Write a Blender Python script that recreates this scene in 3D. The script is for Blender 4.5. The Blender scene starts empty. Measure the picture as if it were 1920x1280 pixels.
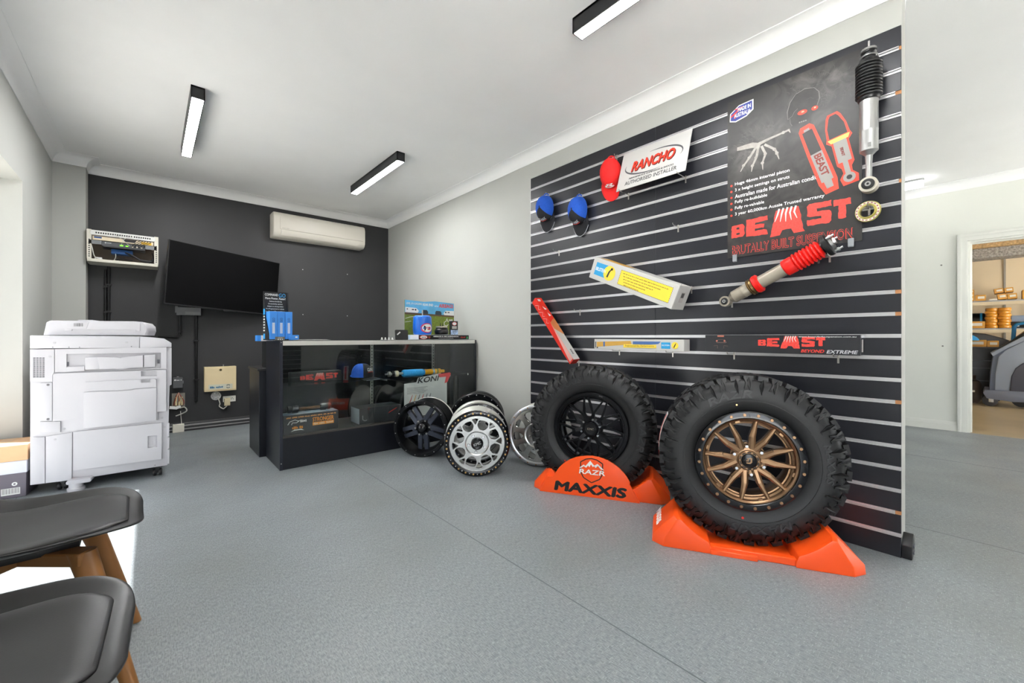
import bpy, bmesh, math, random
from mathutils import Matrix, Vector
from mathutils.geometry import tessellate_polygon
random.seed(7)
PI = math.pi
SC = bpy.context.scene
COL = SC.collection

# ------------------------------------------------------------------ camera
F_PX, HOR = 773.0, 632.6            # focal length and horizon row for a 1920x1280 frame
CZ = 0.9923
YAW = math.atan(679 / F_PX)         # camera turned right of +Y
cam = bpy.data.cameras.new('camera'); cam.sensor_width = 36.0
cam.lens = F_PX / 1920 * 36.0
cam.shift_y = -(HOR - 640) / 1920 * -1.0
cam.clip_start = 0.02
co = bpy.data.objects.new('camera', cam); COL.objects.link(co)
co.location = (0, 0, CZ); co.rotation_euler = (PI / 2, 0, -YAW)
SC.camera = co

# ------------------------------------------------------------------ light and exposure
VS = SC.view_settings
VS.view_transform = 'Standard'; VS.look = 'None'; VS.gamma = 1.0; VS.use_curve_mapping = False
VS.exposure = 1.65
W = bpy.data.worlds.new('sky'); SC.world = W; W.use_nodes = True
bg = W.node_tree.nodes['Background']
bg.inputs[0].default_value = (0.90, 0.95, 1.0, 1); bg.inputs[1].default_value = 4.0
sun = bpy.data.lights.new('sun_offscreen', 'SUN'); sun.energy = 46.0; sun.angle = 0.009; sun.color = (0.99, 0.98, 0.97)
so = bpy.data.objects.new('sun_offscreen', sun); COL.objects.link(so)
so.rotation_euler = Vector((0.43, -0.28, -1.0)).to_track_quat('-Z', 'Y').to_euler()
LED_STRENGTH = 44.0
T1, T2, T3 = .415, .74, .68           # glass tints put in to balance daylight per window: by the copier, next room, beside the chairs

# ------------------------------------------------------------------ pixel helpers (directions only)
S_, C_ = math.sin(YAW), math.cos(YAW)
def ray(u, v):
    r = (u - 960) / F_PX
    return Vector((S_ + C_ * r, C_ - S_ * r, (HOR - v) / F_PX))
ORG = Vector((0, 0, CZ))
def onz(u, v, z=0.0):
    k = ray(u, v); return ORG + k * ((z - CZ) / k.z)
def onx(u, v, x):
    k = ray(u, v); return ORG + k * (x / k.x)
def ony(u, v, y):
    k = ray(u, v); return ORG + k * (y / k.y)

# ------------------------------------------------------------------ materials
def lin(c):
    c = c / 255.0
    return c / 12.92 if c <= 0.04045 else ((c + 0.055) / 1.055) ** 2.4
def rgb(h):
    if isinstance(h, str):
        h = h.lstrip('#'); return tuple(lin(int(h[i:i + 2], 16)) for i in (0, 2, 4)) + (1,)
    return tuple(lin(c) for c in h) + (1,)
MATS = {}
def mat(name, col, rough=0.5, metal=0.0, var=0.0, vscale=6.0, bump=0.0, bscale=200.0, spec=0.5, coat=0.0, col2=None, emit=0.0, stretch=None):
    if name in MATS: return MATS[name]
    m = bpy.data.materials.new(name); m.use_nodes = True
    nt = m.node_tree; b = nt.nodes['Principled BSDF']
    b.inputs['Base Color'].default_value = rgb(col); b.inputs['Roughness'].default_value = rough
    b.inputs['Metallic'].default_value = metal; b.inputs['Specular IOR Level'].default_value = spec
    b.inputs['Coat Weight'].default_value = coat
    if var or bump:
        tc = nt.nodes.new('ShaderNodeTexCoord'); src = tc.outputs['Object']
        if stretch:
            mp = nt.nodes.new('ShaderNodeMapping'); mp.inputs['Scale'].default_value = stretch
            nt.links.new(src, mp.inputs[0]); src = mp.outputs[0]
    if var:
        n = nt.nodes.new('ShaderNodeTexNoise'); n.inputs['Scale'].default_value = vscale; n.inputs['Detail'].default_value = 5
        nt.links.new(src, n.inputs['Vector'])
        mx = nt.nodes.new('ShaderNodeMix'); mx.data_type = 'RGBA'
        c = rgb(col)
        mx.inputs[6].default_value = tuple(x * (1 - var) for x in c[:3]) + (1,) if col2 is None else rgb(col2)
        mx.inputs[7].default_value = tuple(min(1, x * (1 + var)) for x in c[:3]) + (1,) if col2 is None else c
        rp = nt.nodes.new('ShaderNodeMapRange'); rp.inputs[1].default_value = 0.3; rp.inputs[2].default_value = 0.7
        nt.links.new(n.outputs[0], rp.inputs[0]); nt.links.new(rp.outputs[0], mx.inputs[0])
        nt.links.new(mx.outputs[2], b.inputs['Base Color'])
    if bump:
        n2 = nt.nodes.new('ShaderNodeTexNoise'); n2.inputs['Scale'].default_value = bscale; n2.inputs['Detail'].default_value = 3
        nt.links.new(src, n2.inputs['Vector'])
        bp = nt.nodes.new('ShaderNodeBump'); bp.inputs['Strength'].default_value = bump; bp.inputs['Distance'].default_value = 0.002
        nt.links.new(n2.outputs[0], bp.inputs['Height']); nt.links.new(bp.outputs[0], b.inputs['Normal'])
    if emit:
        b.inputs['Emission Color'].default_value = rgb(col); b.inputs['Emission Strength'].default_value = emit
    MATS[name] = m
    return m
def glass_mat(name, tint=(0.96, 0.985, 0.975), base=0.05, grazing=0.75):
    m = bpy.data.materials.new(name); m.use_nodes = True; nt = m.node_tree
    for n in list(nt.nodes): nt.nodes.remove(n)
    out = nt.nodes.new('ShaderNodeOutputMaterial'); tr = nt.nodes.new('ShaderNodeBsdfTransparent'); gl = nt.nodes.new('ShaderNodeBsdfGlossy')
    tr.inputs[0].default_value = tint + (1,); gl.inputs['Roughness'].default_value = 0.0
    lw = nt.nodes.new('ShaderNodeLayerWeight'); lw.inputs[0].default_value = 0.5
    pw = nt.nodes.new('ShaderNodeMath'); pw.operation = 'POWER'; pw.inputs[1].default_value = 3.5
    ma = nt.nodes.new('ShaderNodeMath'); ma.operation = 'MULTIPLY_ADD'; ma.inputs[1].default_value = grazing; ma.inputs[2].default_value = base
    mx = nt.nodes.new('ShaderNodeMixShader')
    nt.links.new(lw.outputs['Facing'], pw.inputs[0]); nt.links.new(pw.outputs[0], ma.inputs[0]); nt.links.new(ma.outputs[0], mx.inputs[0])
    nt.links.new(tr.outputs[0], mx.inputs[1]); nt.links.new(gl.outputs[0], mx.inputs[2]); nt.links.new(mx.outputs[0], out.inputs[0])
    return m
def emit_mat(name, col, s):
    m = bpy.data.materials.new(name); m.use_nodes = True; nt = m.node_tree
    for n in list(nt.nodes): nt.nodes.remove(n)
    out = nt.nodes.new('ShaderNodeOutputMaterial'); e = nt.nodes.new('ShaderNodeEmission')
    e.inputs[0].default_value = rgb(col); e.inputs[1].default_value = s
    nt.links.new(e.outputs[0], out.inputs[0]); return m
def floor_mat():
    m = bpy.data.materials.new('vinyl floor'); m.use_nodes = True; nt = m.node_tree; b = nt.nodes['Principled BSDF']
    tc = nt.nodes.new('ShaderNodeTexCoord')
    def noise(scale, detail, st=(1, 1, 1)):
        mp = nt.nodes.new('ShaderNodeMapping'); mp.inputs['Scale'].default_value = st
        nt.links.new(tc.outputs['Object'], mp.inputs[0])
        n = nt.nodes.new('ShaderNodeTexNoise'); n.inputs['Scale'].default_value = scale; n.inputs['Detail'].default_value = detail
        nt.links.new(mp.outputs[0], n.inputs['Vector']); return n.outputs[0]
    def mr(s, a, b_):
        r = nt.nodes.new('ShaderNodeMapRange'); r.inputs[1].default_value = a; r.inputs[2].default_value = b_; nt.links.new(s, r.inputs[0]); return r.outputs[0]
    def mix(f, a, c):
        x = nt.nodes.new('ShaderNodeMix'); x.data_type = 'RGBA'; nt.links.new(f, x.inputs[0])
        for i, q in ((6, a), (7, c)):
            if isinstance(q, tuple): x.inputs[i].default_value = q
            else: nt.links.new(q, x.inputs[i])
        return x.outputs[2]
    fl = mix(mr(noise(270, 3, (1, .22, 1)), .36, .64), rgb((110, 116, 120)), rgb((140, 146, 149)))
    fl2 = mix(mr(noise(290, 3, (.22, 1, 1)), .56, .72), fl, rgb((160, 165, 167)))
    fl3 = mix(mr(noise(900, 1), .64, .70), fl2, rgb((88, 94, 98)))
    st = mix(mr(noise(1.3, 4), .44, .72), fl3, rgb((104, 106, 100)))
    mx = nt.nodes.new('ShaderNodeMix'); mx.data_type = 'RGBA'; mx.inputs[0].default_value = .4
    nt.links.new(fl3, mx.inputs[6]); nt.links.new(st, mx.inputs[7]); nt.links.new(mx.outputs[2], b.inputs['Base Color'])
    nt.links.new(mr(noise(2.2, 4), .0, 1.0), b.inputs['Roughness'])
    rr = nt.nodes.new('ShaderNodeMapRange'); rr.inputs[1].default_value = .3; rr.inputs[2].default_value = .7; rr.inputs[3].default_value = .34; rr.inputs[4].default_value = .5
    nt.links.new(noise(2.2, 4), rr.inputs[0]); nt.links.new(rr.outputs[0], b.inputs['Roughness'])
    return m

# ------------------------------------------------------------------ mesh builder
# every facing thing is modelled with +X towards its viewer, +Y to the viewer's right, +Z up
I4 = Matrix.Identity(4)
class MB:
    def __init__(s): s.v = []; s.f = []
    def add(s, vs, fs, M=None):
        o = len(s.v)
        s.v += [tuple(M @ Vector(p)) if M is not None else tuple(p) for p in vs]
        s.f += [tuple(i + o for i in f) for f in fs]; return s
    def box(s, x0, x1, y0, y1, z0, z1, M=None):
        vs = [(x, y, z) for x in (x0, x1) for y in (y0, y1) for z in (z0, z1)]
        return s.add(vs, [(0, 1, 3, 2), (4, 6, 7, 5), (0, 4, 5, 1), (2, 3, 7, 6), (0, 2, 6, 4), (1, 5, 7, 3)], M)
    def prism(s, pts, x0, x1, M=None, holes=()):
        """outline in (y,z) with optional holes, extruded along x"""
        loops = [list(pts)] + [list(h) for h in holes]
        flat = [p for l in loops for p in l]; n = len(flat)
        tris = tessellate_polygon([[Vector((p[0], p[1], 0)) for p in l] for l in loops])
        vs = [(x1, p[0], p[1]) for p in flat] + [(x0, p[0], p[1]) for p in flat]
        fs = []
        for t in tris:
            a, b, c = [flat[i] for i in t]
            ar = (b[0] - a[0]) * (c[1] - a[1]) - (b[1] - a[1]) * (c[0] - a[0])
            t = tuple(t) if ar > 0 else tuple(reversed(t))
            fs.append(t); fs.append(tuple(i + n for i in reversed(t)))
        o = 0
        for li, l in enumerate(loops):
            m = len(l); ar = sum(l[i][0] * l[(i + 1) % m][1] - l[(i + 1) % m][0] * l[i][1] for i in range(m))
            ccw = ar > 0
            for i in range(m):
                a, b = o + i, o + (i + 1) % m
                q = (a, a + n, b + n, b)
                fs.append(q if (ccw == (li == 0)) else tuple(reversed(q)))
            o += m
        return s.add(vs, fs, M)
    def loft(s, secs, M=None, closed=True, caps=True):
        n = len(secs[0]); vs = [p for c in secs for p in c]; fs = []
        for i in range(len(secs) - 1):
            for j in range(n if closed else n - 1):
                a = i * n + j; b = i * n + (j + 1) % n
                fs.append((a, b, b + n, a + n))
        if caps and closed:
            fs.append(tuple(reversed(range(n)))); fs.append(tuple((len(secs) - 1) * n + j for j in range(n)))
        return s.add(vs, fs, M)
    def tube(s, pts, r, n=8, M=None, caps=True):
        pts = [Vector(p) for p in pts]; rs = r if isinstance(r, (list, tuple)) else [r] * len(pts)
        secs = []; prev = None
        for i, p in enumerate(pts):
            t = (pts[min(i + 1, len(pts) - 1)] - pts[max(i - 1, 0)]).normalized()
            if prev is None:
                a = Vector((0, 0, 1)) if abs(t.z) < .9 else Vector((1, 0, 0)); e = t.cross(a).normalized()
            else:
                e = (prev - t * prev.dot(t)).normalized()
            prev = e; g = t.cross(e)
            secs.append([p + (e * math.cos(q) + g * math.sin(q)) * rs[i] for q in [2 * PI * k / n for k in range(n)]])
        return s.loft(secs, M, True, caps)
    def lathe(s, prof, n=32, M=None, a0=0.0, a1=2 * PI, cap=False):
        """profile [(radius, x)], axis +X"""
        full = abs(a1 - a0 - 2 * PI) < 1e-6; k = n if full else n + 1; m = len(prof); vs = []; fs = []
        for i in range(k):
            a = a0 + (a1 - a0) * i / n
            vs += [(x, r * math.cos(a), r * math.sin(a)) for r, x in prof]
        for i in range(n):
            j = (i + 1) % k
            for q in range(m - 1):
                fs.append((i * m + q, j * m + q, j * m + q + 1, i * m + q + 1))
        if full and cap:
            for q, rev in ((0, 1), (m - 1, 0)):
                if prof[q][0] > 1e-5:
                    f = [i * m + q for i in range(n)]; fs.append(tuple(reversed(f)) if rev else tuple(f))
        return s.add(vs, fs, M)
    def bar(s, p, q, w0, w1, t, up=(1, 0, 0), M=None, t1=None):
        """tapered flat bar from p to q, width across, thickness t along up"""
        p, q, up = Vector(p), Vector(q), Vector(up); d = (q - p).normalized(); e = up.cross(d).normalized(); t1 = t if t1 is None else t1
        A = [p + e * w0 / 2, p - e * w0 / 2, p - e * w0 / 2 - up * t, p + e * w0 / 2 - up * t]
        B = [q + e * w1 / 2, q - e * w1 / 2, q - e * w1 / 2 - up * t1, q + e * w1 / 2 - up * t1]
        return s.loft([A, B], M)
    def build(s, name, m, parent=None, bevel=0.0, seg=2, smooth=38, M=None, kind=None, weld=False):
        me = bpy.data.meshes.new(name)
        me.from_pydata(s.v, [], s.f)
        bm = bmesh.new(); bm.from_mesh(me)
        if weld: bmesh.ops.remove_doubles(bm, verts=bm.verts, dist=1e-5)
        bmesh.ops.recalc_face_normals(bm, faces=bm.faces)
        if bevel:
            es = [e for e in bm.edges if e.is_manifold and e.calc_face_angle(0) > 0.6]
            bmesh.ops.bevel(bm, geom=es, offset=bevel, segments=seg, profile=.6, affect='EDGES', clamp_overlap=True)
        bm.to_mesh(me); bm.free()
        for p in me.polygons: p.use_smooth = True
        me.set_sharp_from_angle(angle=math.radians(smooth))
        me.materials.append(m)
        o = bpy.data.objects.new(name, me); COL.objects.link(o)
        if parent is not None: o.parent = parent
        if M is not None: o.matrix_basis = M
        if kind: o['kind'] = kind
        return o
def place(loc, yaw=0.0, rx=0.0, ry=0.0):
    return Matrix.Translation(Vector(loc)) @ Matrix.Rotation(yaw, 4, 'Z') @ Matrix.Rotation(ry, 4, 'Y') @ Matrix.Rotation(rx, 4, 'X')
def thing(name, label, cat, loc=(0, 0, 0), yaw=0.0, group=None, M=None):
    o = bpy.data.objects.new(name, None); COL.objects.link(o); o.empty_display_size = .05
    o.matrix_basis = M if M is not None else place(loc, yaw)
    return tag(o, label, cat, group)
def tag(o, label, cat, group=None):
    o['label'] = label; o['category'] = cat
    if group: o['group'] = group
    return o
def struct(o): o['kind'] = 'structure'; return o
def T(x=0, y=0, z=0): return Matrix.Translation((x, y, z))
def RX(a): return Matrix.Rotation(a, 4, 'X')
def RY(a): return Matrix.Rotation(a, 4, 'Y')
def RZ(a): return Matrix.Rotation(a, 4, 'Z')
AX_Z = RY(-PI / 2)                   # lathe axis +X -> +Z
def circ(cy, cz, r, n=24, rz=None, a0=0.0, a1=2 * PI):
    rz = r if rz is None else rz
    k = n if abs(a1 - a0 - 2 * PI) < 1e-6 else n + 1
    return [(cy + r * math.cos(a0 + (a1 - a0) * i / n), cz + rz * math.sin(a0 + (a1 - a0) * i / n)) for i in range(k)]
def rrect(y0, y1, z0, z1, r, n=4):
    out = []
    for cy, cz, a in ((y1 - r, z1 - r, 0), (y0 + r, z1 - r, PI / 2), (y0 + r, z0 + r, PI), (y1 - r, z0 + r, 1.5 * PI)):
        out += [(cy + r * math.cos(a + PI / 2 * i / n), cz + r * math.sin(a + PI / 2 * i / n)) for i in range(n + 1)]
    return out
def rect(y0, y1, z0, z1): return [(y0, z0), (y1, z0), (y1, z1), (y0, z1)]
def stroke(pts, w):
    """polyline -> closed outline of given width(s)"""
    n = len(pts); ws = w if isinstance(w, (list, tuple)) else [w] * n; L = []; R_ = []
    for i in range(n):
        a, b = pts[max(i - 1, 0)], pts[min(i + 1, n - 1)]
        dx, dy = b[0] - a[0], b[1] - a[1]; l = math.hypot(dx, dy) or 1
        nx, ny = -dy / l * ws[i] / 2, dx / l * ws[i] / 2
        L.append((pts[i][0] + nx, pts[i][1] + ny)); R_.append((pts[i][0] - nx, pts[i][1] - ny))
    return L + R_[::-1]
def segs(pts, w):
    return [stroke([pts[i], pts[i + 1]], w) for i in range(len(pts) - 1)]
def flat(name, polys, m, parent, x, th=0.0006, M=None):
    b = MB()
    for p in polys: b.prism(p, x - .0004, x + th, M)
    return b.build(name, m, parent)
_text = {}
def text_geo(s, bold=0.0, shear=0.0, spacing=1.0):
    k = (s, bold, shear, spacing)
    if k not in _text:
        c = bpy.data.curves.new('t', 'FONT'); c.body = s; c.size = 1.0; c.shear = shear; c.space_character = spacing
        c.resolution_u = 3; c.fill_mode = 'FRONT'
        o = bpy.data.objects.new('t', c); me = bpy.data.meshes.new_from_object(o)
        vs = [tuple(v.co) for v in me.vertices]; fs = [tuple(p.vertices) for p in me.polygons]
        bpy.data.objects.remove(o); bpy.data.curves.remove(c); bpy.data.meshes.remove(me)
        if bold > 0:
            n = len(vs); V = list(vs); Fc = list(fs)
            for j, (dx, dy) in enumerate(((bold, 0), (-bold, 0), (0, bold), (0, -bold), (bold * .7, bold * .7), (-bold * .7, -bold * .7))):
                o = len(V); V += [(v[0] + dx, v[1] + dy, (j + 1) * .00009) for v in vs]; Fc += [tuple(i + o for i in f) for f in fs]
            vs, fs = V, Fc
        _text[k] = (vs, fs)
    return _text[k]
def letters(s, m, parent, y0, y1, z0, z1, x, bold=0.02, shear=0.0, spacing=1.0, name='lettering', M=None, rot=0.0, bend=None, th=0.0008, keep=False, mirror=False):
    """text fitted into the (y,z) rectangle on the plane x; rot turns it in plane about the rectangle centre"""
    vs, fs = text_geo(s, bold, shear, spacing)
    ax = min(v[0] for v in vs); bx = max(v[0] for v in vs); ay = min(v[1] for v in vs); by = max(v[1] for v in vs)
    cy, cz = (y0 + y1) / 2, (z0 + z1) / 2; sy, sz = (y1 - y0) / (bx - ax), (z1 - z0) / (by - ay)
    if keep: sy = sz = min(sy, sz)
    out = []
    for v in vs:
        py, pz = (v[0] - (ax + bx) / 2) * sy, (v[1] - (ay + by) / 2) * sz
        if mirror: py = -py
        if bend:                    # bend=(radius, centre angle): baseline on a circle about (0,0)
            rr = bend[0] + pz; a = bend[1] - py / bend[0]
            out.append((x - v[2], rr * math.cos(a), rr * math.sin(a))); continue
        if rot: py, pz = py * math.cos(rot) - pz * math.sin(rot), py * math.sin(rot) + pz * math.cos(rot)
        out.append((x - v[2], cy + py, cz + pz))
    me = bpy.data.meshes.new(name)
    nv = len(out); ed = {}
    for f in fs:
        for i in range(len(f)):
            a, b = f[i], f[(i + 1) % len(f)]
            ed[(a, b)] = 1
    side = [(a, b) for a, b in ed if (b, a) not in ed]
    allv = [(p[0] + th, p[1], p[2]) for p in out] + [(p[0] - .0006, p[1], p[2]) for p in out]
    if M is not None: allv = [tuple(M @ Vector(p)) for p in allv]
    me.from_pydata(allv, [], [tuple(f) for f in fs] + [(a, a + nv, b + nv, b) for a, b in side])
    me.materials.append(m)
    o = bpy.data.objects.new(name, me); COL.objects.link(o)
    if parent is not None: o.parent = parent
    return o
def word_bars(parent, m, y0, y1, z0, z1, x, seed=1, name='small_print', M=None):
    """a line of print too small to read: word-length strokes"""
    r = random.Random(seed); y = y0; b = MB(); h = z1 - z0
    while y < y1 - h * .6:
        w = min(y1 - y, h * r.uniform(1.2, 4.2)); q = y
        while q < y + w - h * .2:
            lw = h * r.uniform(.35, .6); b.prism(rect(q, min(q + lw, y + w), z0 + h * r.choice((0, .12)), z1 - h * r.choice((0, .25, .1))), x - .0003, x + .0006, M); q += lw + h * .12
        y += w + h * .55
    return b.build(name, m, parent, kind='stuff')
def poster_mat():
    m = bpy.data.materials.new('dark poster art'); m.use_nodes = True; nt = m.node_tree; b = nt.nodes['Principled BSDF']
    b.inputs['Roughness'].default_value = .42
    tc = nt.nodes.new('ShaderNodeTexCoord'); acc = None
    n = nt.nodes.new('ShaderNodeTexNoise'); n.inputs['Scale'].default_value = 9; n.inputs['Detail'].default_value = 8; n.inputs['Distortion'].default_value = 1.6
    nt.links.new(tc.outputs['Object'], n.inputs['Vector'])
    r = nt.nodes.new('ShaderNodeMapRange'); r.inputs[1].default_value = .38; r.inputs[2].default_value = .72; nt.links.new(n.outputs[0], r.inputs[0])
    for (y, z, rad, amp) in ((-.2, .57, .15, .8), (-.12, .64, .2, .45), (.22, .8, .16, .75), (.07, .86, .22, .45), (.12, .62, .2, .3), (-.1, .3, .5, .25)):
        d = nt.nodes.new('ShaderNodeVectorMath'); d.operation = 'DISTANCE'; d.inputs[1].default_value = (0, y, z); nt.links.new(tc.outputs['Object'], d.inputs[0])
        q = nt.nodes.new('ShaderNodeMapRange'); q.interpolation_type = 'SMOOTHSTEP'; q.inputs[1].default_value = rad; q.inputs[2].default_value = 0; q.inputs[3].default_value = 0; q.inputs[4].default_value = amp
        nt.links.new(d.outputs['Value'], q.inputs[0])
        if acc is None: acc = q.outputs[0]
        else:
            a = nt.nodes.new('ShaderNodeMath'); a.operation = 'MAXIMUM'; nt.links.new(acc, a.inputs[0]); nt.links.new(q.outputs[0], a.inputs[1]); acc = a.outputs[0]
    mu = nt.nodes.new('ShaderNodeMath'); mu.operation = 'MULTIPLY'; nt.links.new(acc, mu.inputs[0]); nt.links.new(r.outputs[0], mu.inputs[1])
    mx = nt.nodes.new('ShaderNodeMix'); mx.data_type = 'RGBA'; mx.inputs[6].default_value = rgb((36, 34, 33)); mx.inputs[7].default_value = rgb((118, 114, 110))
    nt.links.new(mu.outputs[0], mx.inputs[0]); nt.links.new(mx.outputs[2], b.inputs['Base Color'])
    return m
# common materials
white_paint = mat('ceiling paint', (240, 240, 239), .85, var=.015, vscale=3)
wall_grey = mat('grey wall paint', (177, 178, 173), .7, var=.02, vscale=2, bump=.05, bscale=90)
wall_cream = mat('pale green-cream wall paint', (222, 223, 214), .65, var=.015, vscale=2)
wall_dark = mat('charcoal wall paint', (50, 50, 51), .5, var=.06, vscale=3, bump=.06, bscale=80)
trim_white = mat('gloss trim paint', (222, 222, 214), .4)
black_lam = mat('black laminate', (22, 24, 32), .32, var=.12, vscale=5, bump=.03, bscale=40)
alu = mat('aluminium', (205, 206, 210), .32, 1.0, var=.05, vscale=20)
steel = mat('zinc steel', (190, 190, 188), .3, 1.0)
chrome = mat('chrome', (225, 225, 228), .12, 1.0)
blackp = mat('black plastic', (20, 20, 22), .45)
white_print = mat('white print', (232, 232, 230), .6)
black_print = mat('black print', (22, 22, 24), .55)
red_print = mat('red print', (214, 52, 40), .55)
# ================================================================== ROOM SHELL
XL, XW, XS, YB, YF, ZC, X2 = -0.648, 2.556, 2.540, 5.586, -3.2, 2.631, 6.422
PY, PX = 5.396, -0.44               # pillar face and side
WT = 0.27                           # outside wall thickness
def wbox(name, m, *b, parent=None):
    return struct(MB().box(*b).build(name, m, parent))
floor = wbox('floor', floor_mat(), XL - WT, X2, YF, YB, -.06, 0)
seam_m = mat('floor weld rod', (92, 98, 102), .5)
for x in (-.62, 1.2, 3.02, 4.84):
    MB().box(x - .0022, x + .0022, YF, YB, -.001, .0006).build('floor_seam', seam_m, floor)
wbox('ceiling', white_paint, XL, X2, YF, YB, ZC, ZC + .1)
wbox('wall_back', wall_dark, XL - WT, X2, YB, YB + .12, -.06, ZC)
pillar = wbox('wall_pillar', wall_grey, XL, PX, PY, YB, 0, ZC)
# left wall with the glazed opening (y 2.857..4.285, head 2.05)
OA, OB, OH = 2.55, 4.285, 2.05
wl = MB()
wl.prism([(YF, 0), (OA, 0), (OA, OH), (OB, OH), (OB, 0), (YB, 0), (YB, ZC), (YF, ZC)], XL - WT, XL, holes=[rect(-2.9, -.3, .1, 2.45)])
struct(wl.build('wall_left', wall_grey))
fr = mat('white window frame', (230, 230, 228), .4)
wf = MB()
for a, b in ((OA, OA + .05), (OB - .05, OB)): wf.box(XL - WT, XL - WT + .05, a, b, 0, OH)
wf.box(XL - WT, XL - WT + .05, OA, OB, OH - .05, OH); wf.box(XL - WT, XL - WT + .05, OA, OB, 0, .05)
win1 = struct(wf.build('window_1', fr, bevel=.003))
clear = glass_mat('window glass', (T3,) * 3, .03, .5); tinted = glass_mat('tinted window glass', (T1,) * 3, .05, .5); front_glass = glass_mat('added window glass', (T2,) * 3, .04, .5)
for a, b in ((OA + .05, OB - .05),):
    MB().box(XL - WT + .02, XL - WT + .026, a, b, .05, OH - .05).build('pane', tinted, win1)
# unseen front wall; its window is added to light the next room
sf = MB(); sf.prism([(XL - WT, 0), (X2, 0), (X2, ZC), (XL - WT, ZC)], -.12, 0, holes=[rect(3.95, 6.3, .1, 2.5)])
MF = Matrix(((0, 1, 0, 0), (-1, 0, 0, YF), (0, 0, 1, 0), (0, 0, 0, 1))) # (x,y,z)->(y,-x)
for i, v in enumerate(sf.v): sf.v[i] = (v[1], YF - .12 + (-v[0]), v[2])
struct(sf.build('wall_front', wall_grey))
for k, (a, b) in enumerate(((3.95, 6.3),)):
    w = MB(); w.box(a, b, YF - .06, YF - .02, .1, .15); w.box(a, b, YF - .06, YF - .02, 2.4, 2.45)
    n = 3
    for i in range(n + 1):
        x = a + (b - a) * i / n; w.box(max(a, x - .025), min(b, x + .025), YF - .06, YF - .02, .1, 2.45)
    wo = struct(w.build('window_added_offscreen', fr))
    for i in range(n):
        MB().box(a + (b - a) * i / n + .025, a + (b - a) * (i + 1) / n - .025, YF - .043, YF - .037, .15, 2.4).build('pane', front_glass, wo)
w = MB(); a, b = -2.9, -.3
for q in (.1, 2.4): w.box(XL - .2, XL - .15, a, b, q, q + .05)
for i in range(3): q = a + (b - a - .05) * i / 2; w.box(XL - .2, XL - .15, q, q + .05, .15, 2.4)
wo = struct(w.build('window_left_offscreen', fr))
for i in range(2): MB().box(XL - .178, XL - .172, a + .05 + i * 1.275, a + 1.275 + i * 1.275, .15, 2.4).build('pane', clear, wo)
wbox('wall_partition', wall_grey, XW, XW + .13, .238, YB, 0, ZC)
# far wall of the next room with the doorway into the workshop
DA, DB, DH = -.78, .095, 2.0
fw = MB(); fw.prism([(YF, 0), (DA, 0), (DA, DH), (DB, DH), (DB, 0), (YB, 0), (YB, ZC), (YF, ZC)], X2, X2 + .12)
struct(fw.build('wall_right', wall_cream))
# cornice swept round the room with mitred corners
def sweep(path, prof, name, m, right=True):
    n = len(path); offs = []
    for i in range(n):
        def nrm(a, b):
            dx, dy = b[0] - a[0], b[1] - a[1]; l = math.hypot(dx, dy); s = 1 if right else -1
            return Vector((dy / l * s, -dx / l * s))
        if i == 0: d = nrm(path[0], path[1])
        elif i == n - 1: d = nrm(path[-2], path[-1])
        else:
            a, b = nrm(path[i - 1], path[i]), nrm(path[i], path[i + 1]); d = (a + b) / (1 + a.dot(b))
        offs.append(d)
    secs = [[(p[0] + o.x * d, p[1] + o.y * d, z) for d, z in prof] for p, o in zip(path, offs)]
    return struct(MB().loft(secs, None, True, True).build(name, m, smooth=30))
CH = .087
cove = [(0, ZC), (0, ZC - CH), (.005, ZC - CH)] + [(CH + .002 - (CH - .005) * math.cos(a), ZC - CH + .004 + (CH - .009) * math.sin(a)) for a in [PI / 2 * i / 8 for i in range(9)]] + [(CH + .004, ZC - .005), (CH + .004, ZC)]
corn_m = mat('cornice paint', (238, 238, 237), .7)
sweep([(XL, YF), (XL, PY), (PX, PY), (PX, YB), (XW, YB), (XW, .238)], cove, 'trim_1', corn_m)
sweep([(XW + .13, .238), (XW + .13, YB), (X2, YB), (X2, YF)], cove, 'trim_2', corn_m)
# skirtings
sk = [(0, 0), (0, .09), (.006, .09), (.012, .078), (.012, 0)]
base_dark = mat('charcoal skirting paint', (58, 58, 60), .4)
sweep([(PX, YB), (XW, YB)], sk, 'baseboard_back', base_dark)
duct = MB().box(PX + .22, XW - .9, YB - .02, YB - .012, .055, .068).box(PX + .22, XW - .9, YB - .018, YB - .012, .02, .03)
struct(duct.build('trim_3', mat('pale skirting strip', (150, 150, 150), .35)))  # two pale strips along the back skirting
sk2 = [(0, 0), (0, .098), (.008, .098), (.013, .085), (.013, .07), (.016, .066), (.016, 0)]
sweep([(X2, YB), (X2, DB + .075)], sk2, 'baseboard_right', trim_white)
# doorway lining and architrave
dr = MB(); t = .075
def ushape(o, i_): return [(DA - o, 0), (DA - o, DH + o), (DB + o, DH + o), (DB + o, 0), (DB + i_, 0), (DB + i_, DH + i_), (DA - i_, DH + i_), (DA - i_, 0)]
dr.prism(ushape(t, .0), X2 - .018, X2).prism(ushape(t, .045), X2 - .026, X2 - .0181).prism(ushape(.0, -.02), X2 - .004, X2 + .12).prism(ushape(-.0201, -.032), X2 + .04, X2 + .08)
d1 = struct(dr.build('door_1', trim_white, bevel=.002))
MB().box(X2 + .02, X2 + .05, DB - .022, DB - .019, .98, 1.04).build('strike_plate', mat('brass plate', (120, 110, 90), .35, 1), d1)
# unseen outside ground, added and kept pale to bounce daylight in
ext = struct(MB().box(-9, XL - WT, -8, 9, -.12, -.06).box(XL - WT, 12, -9, YF - .12, -.12, -.06).build('floor_outside', mat('pale bounce paving', (208, 205, 198), .9, var=.1, vscale=4)))

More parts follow.
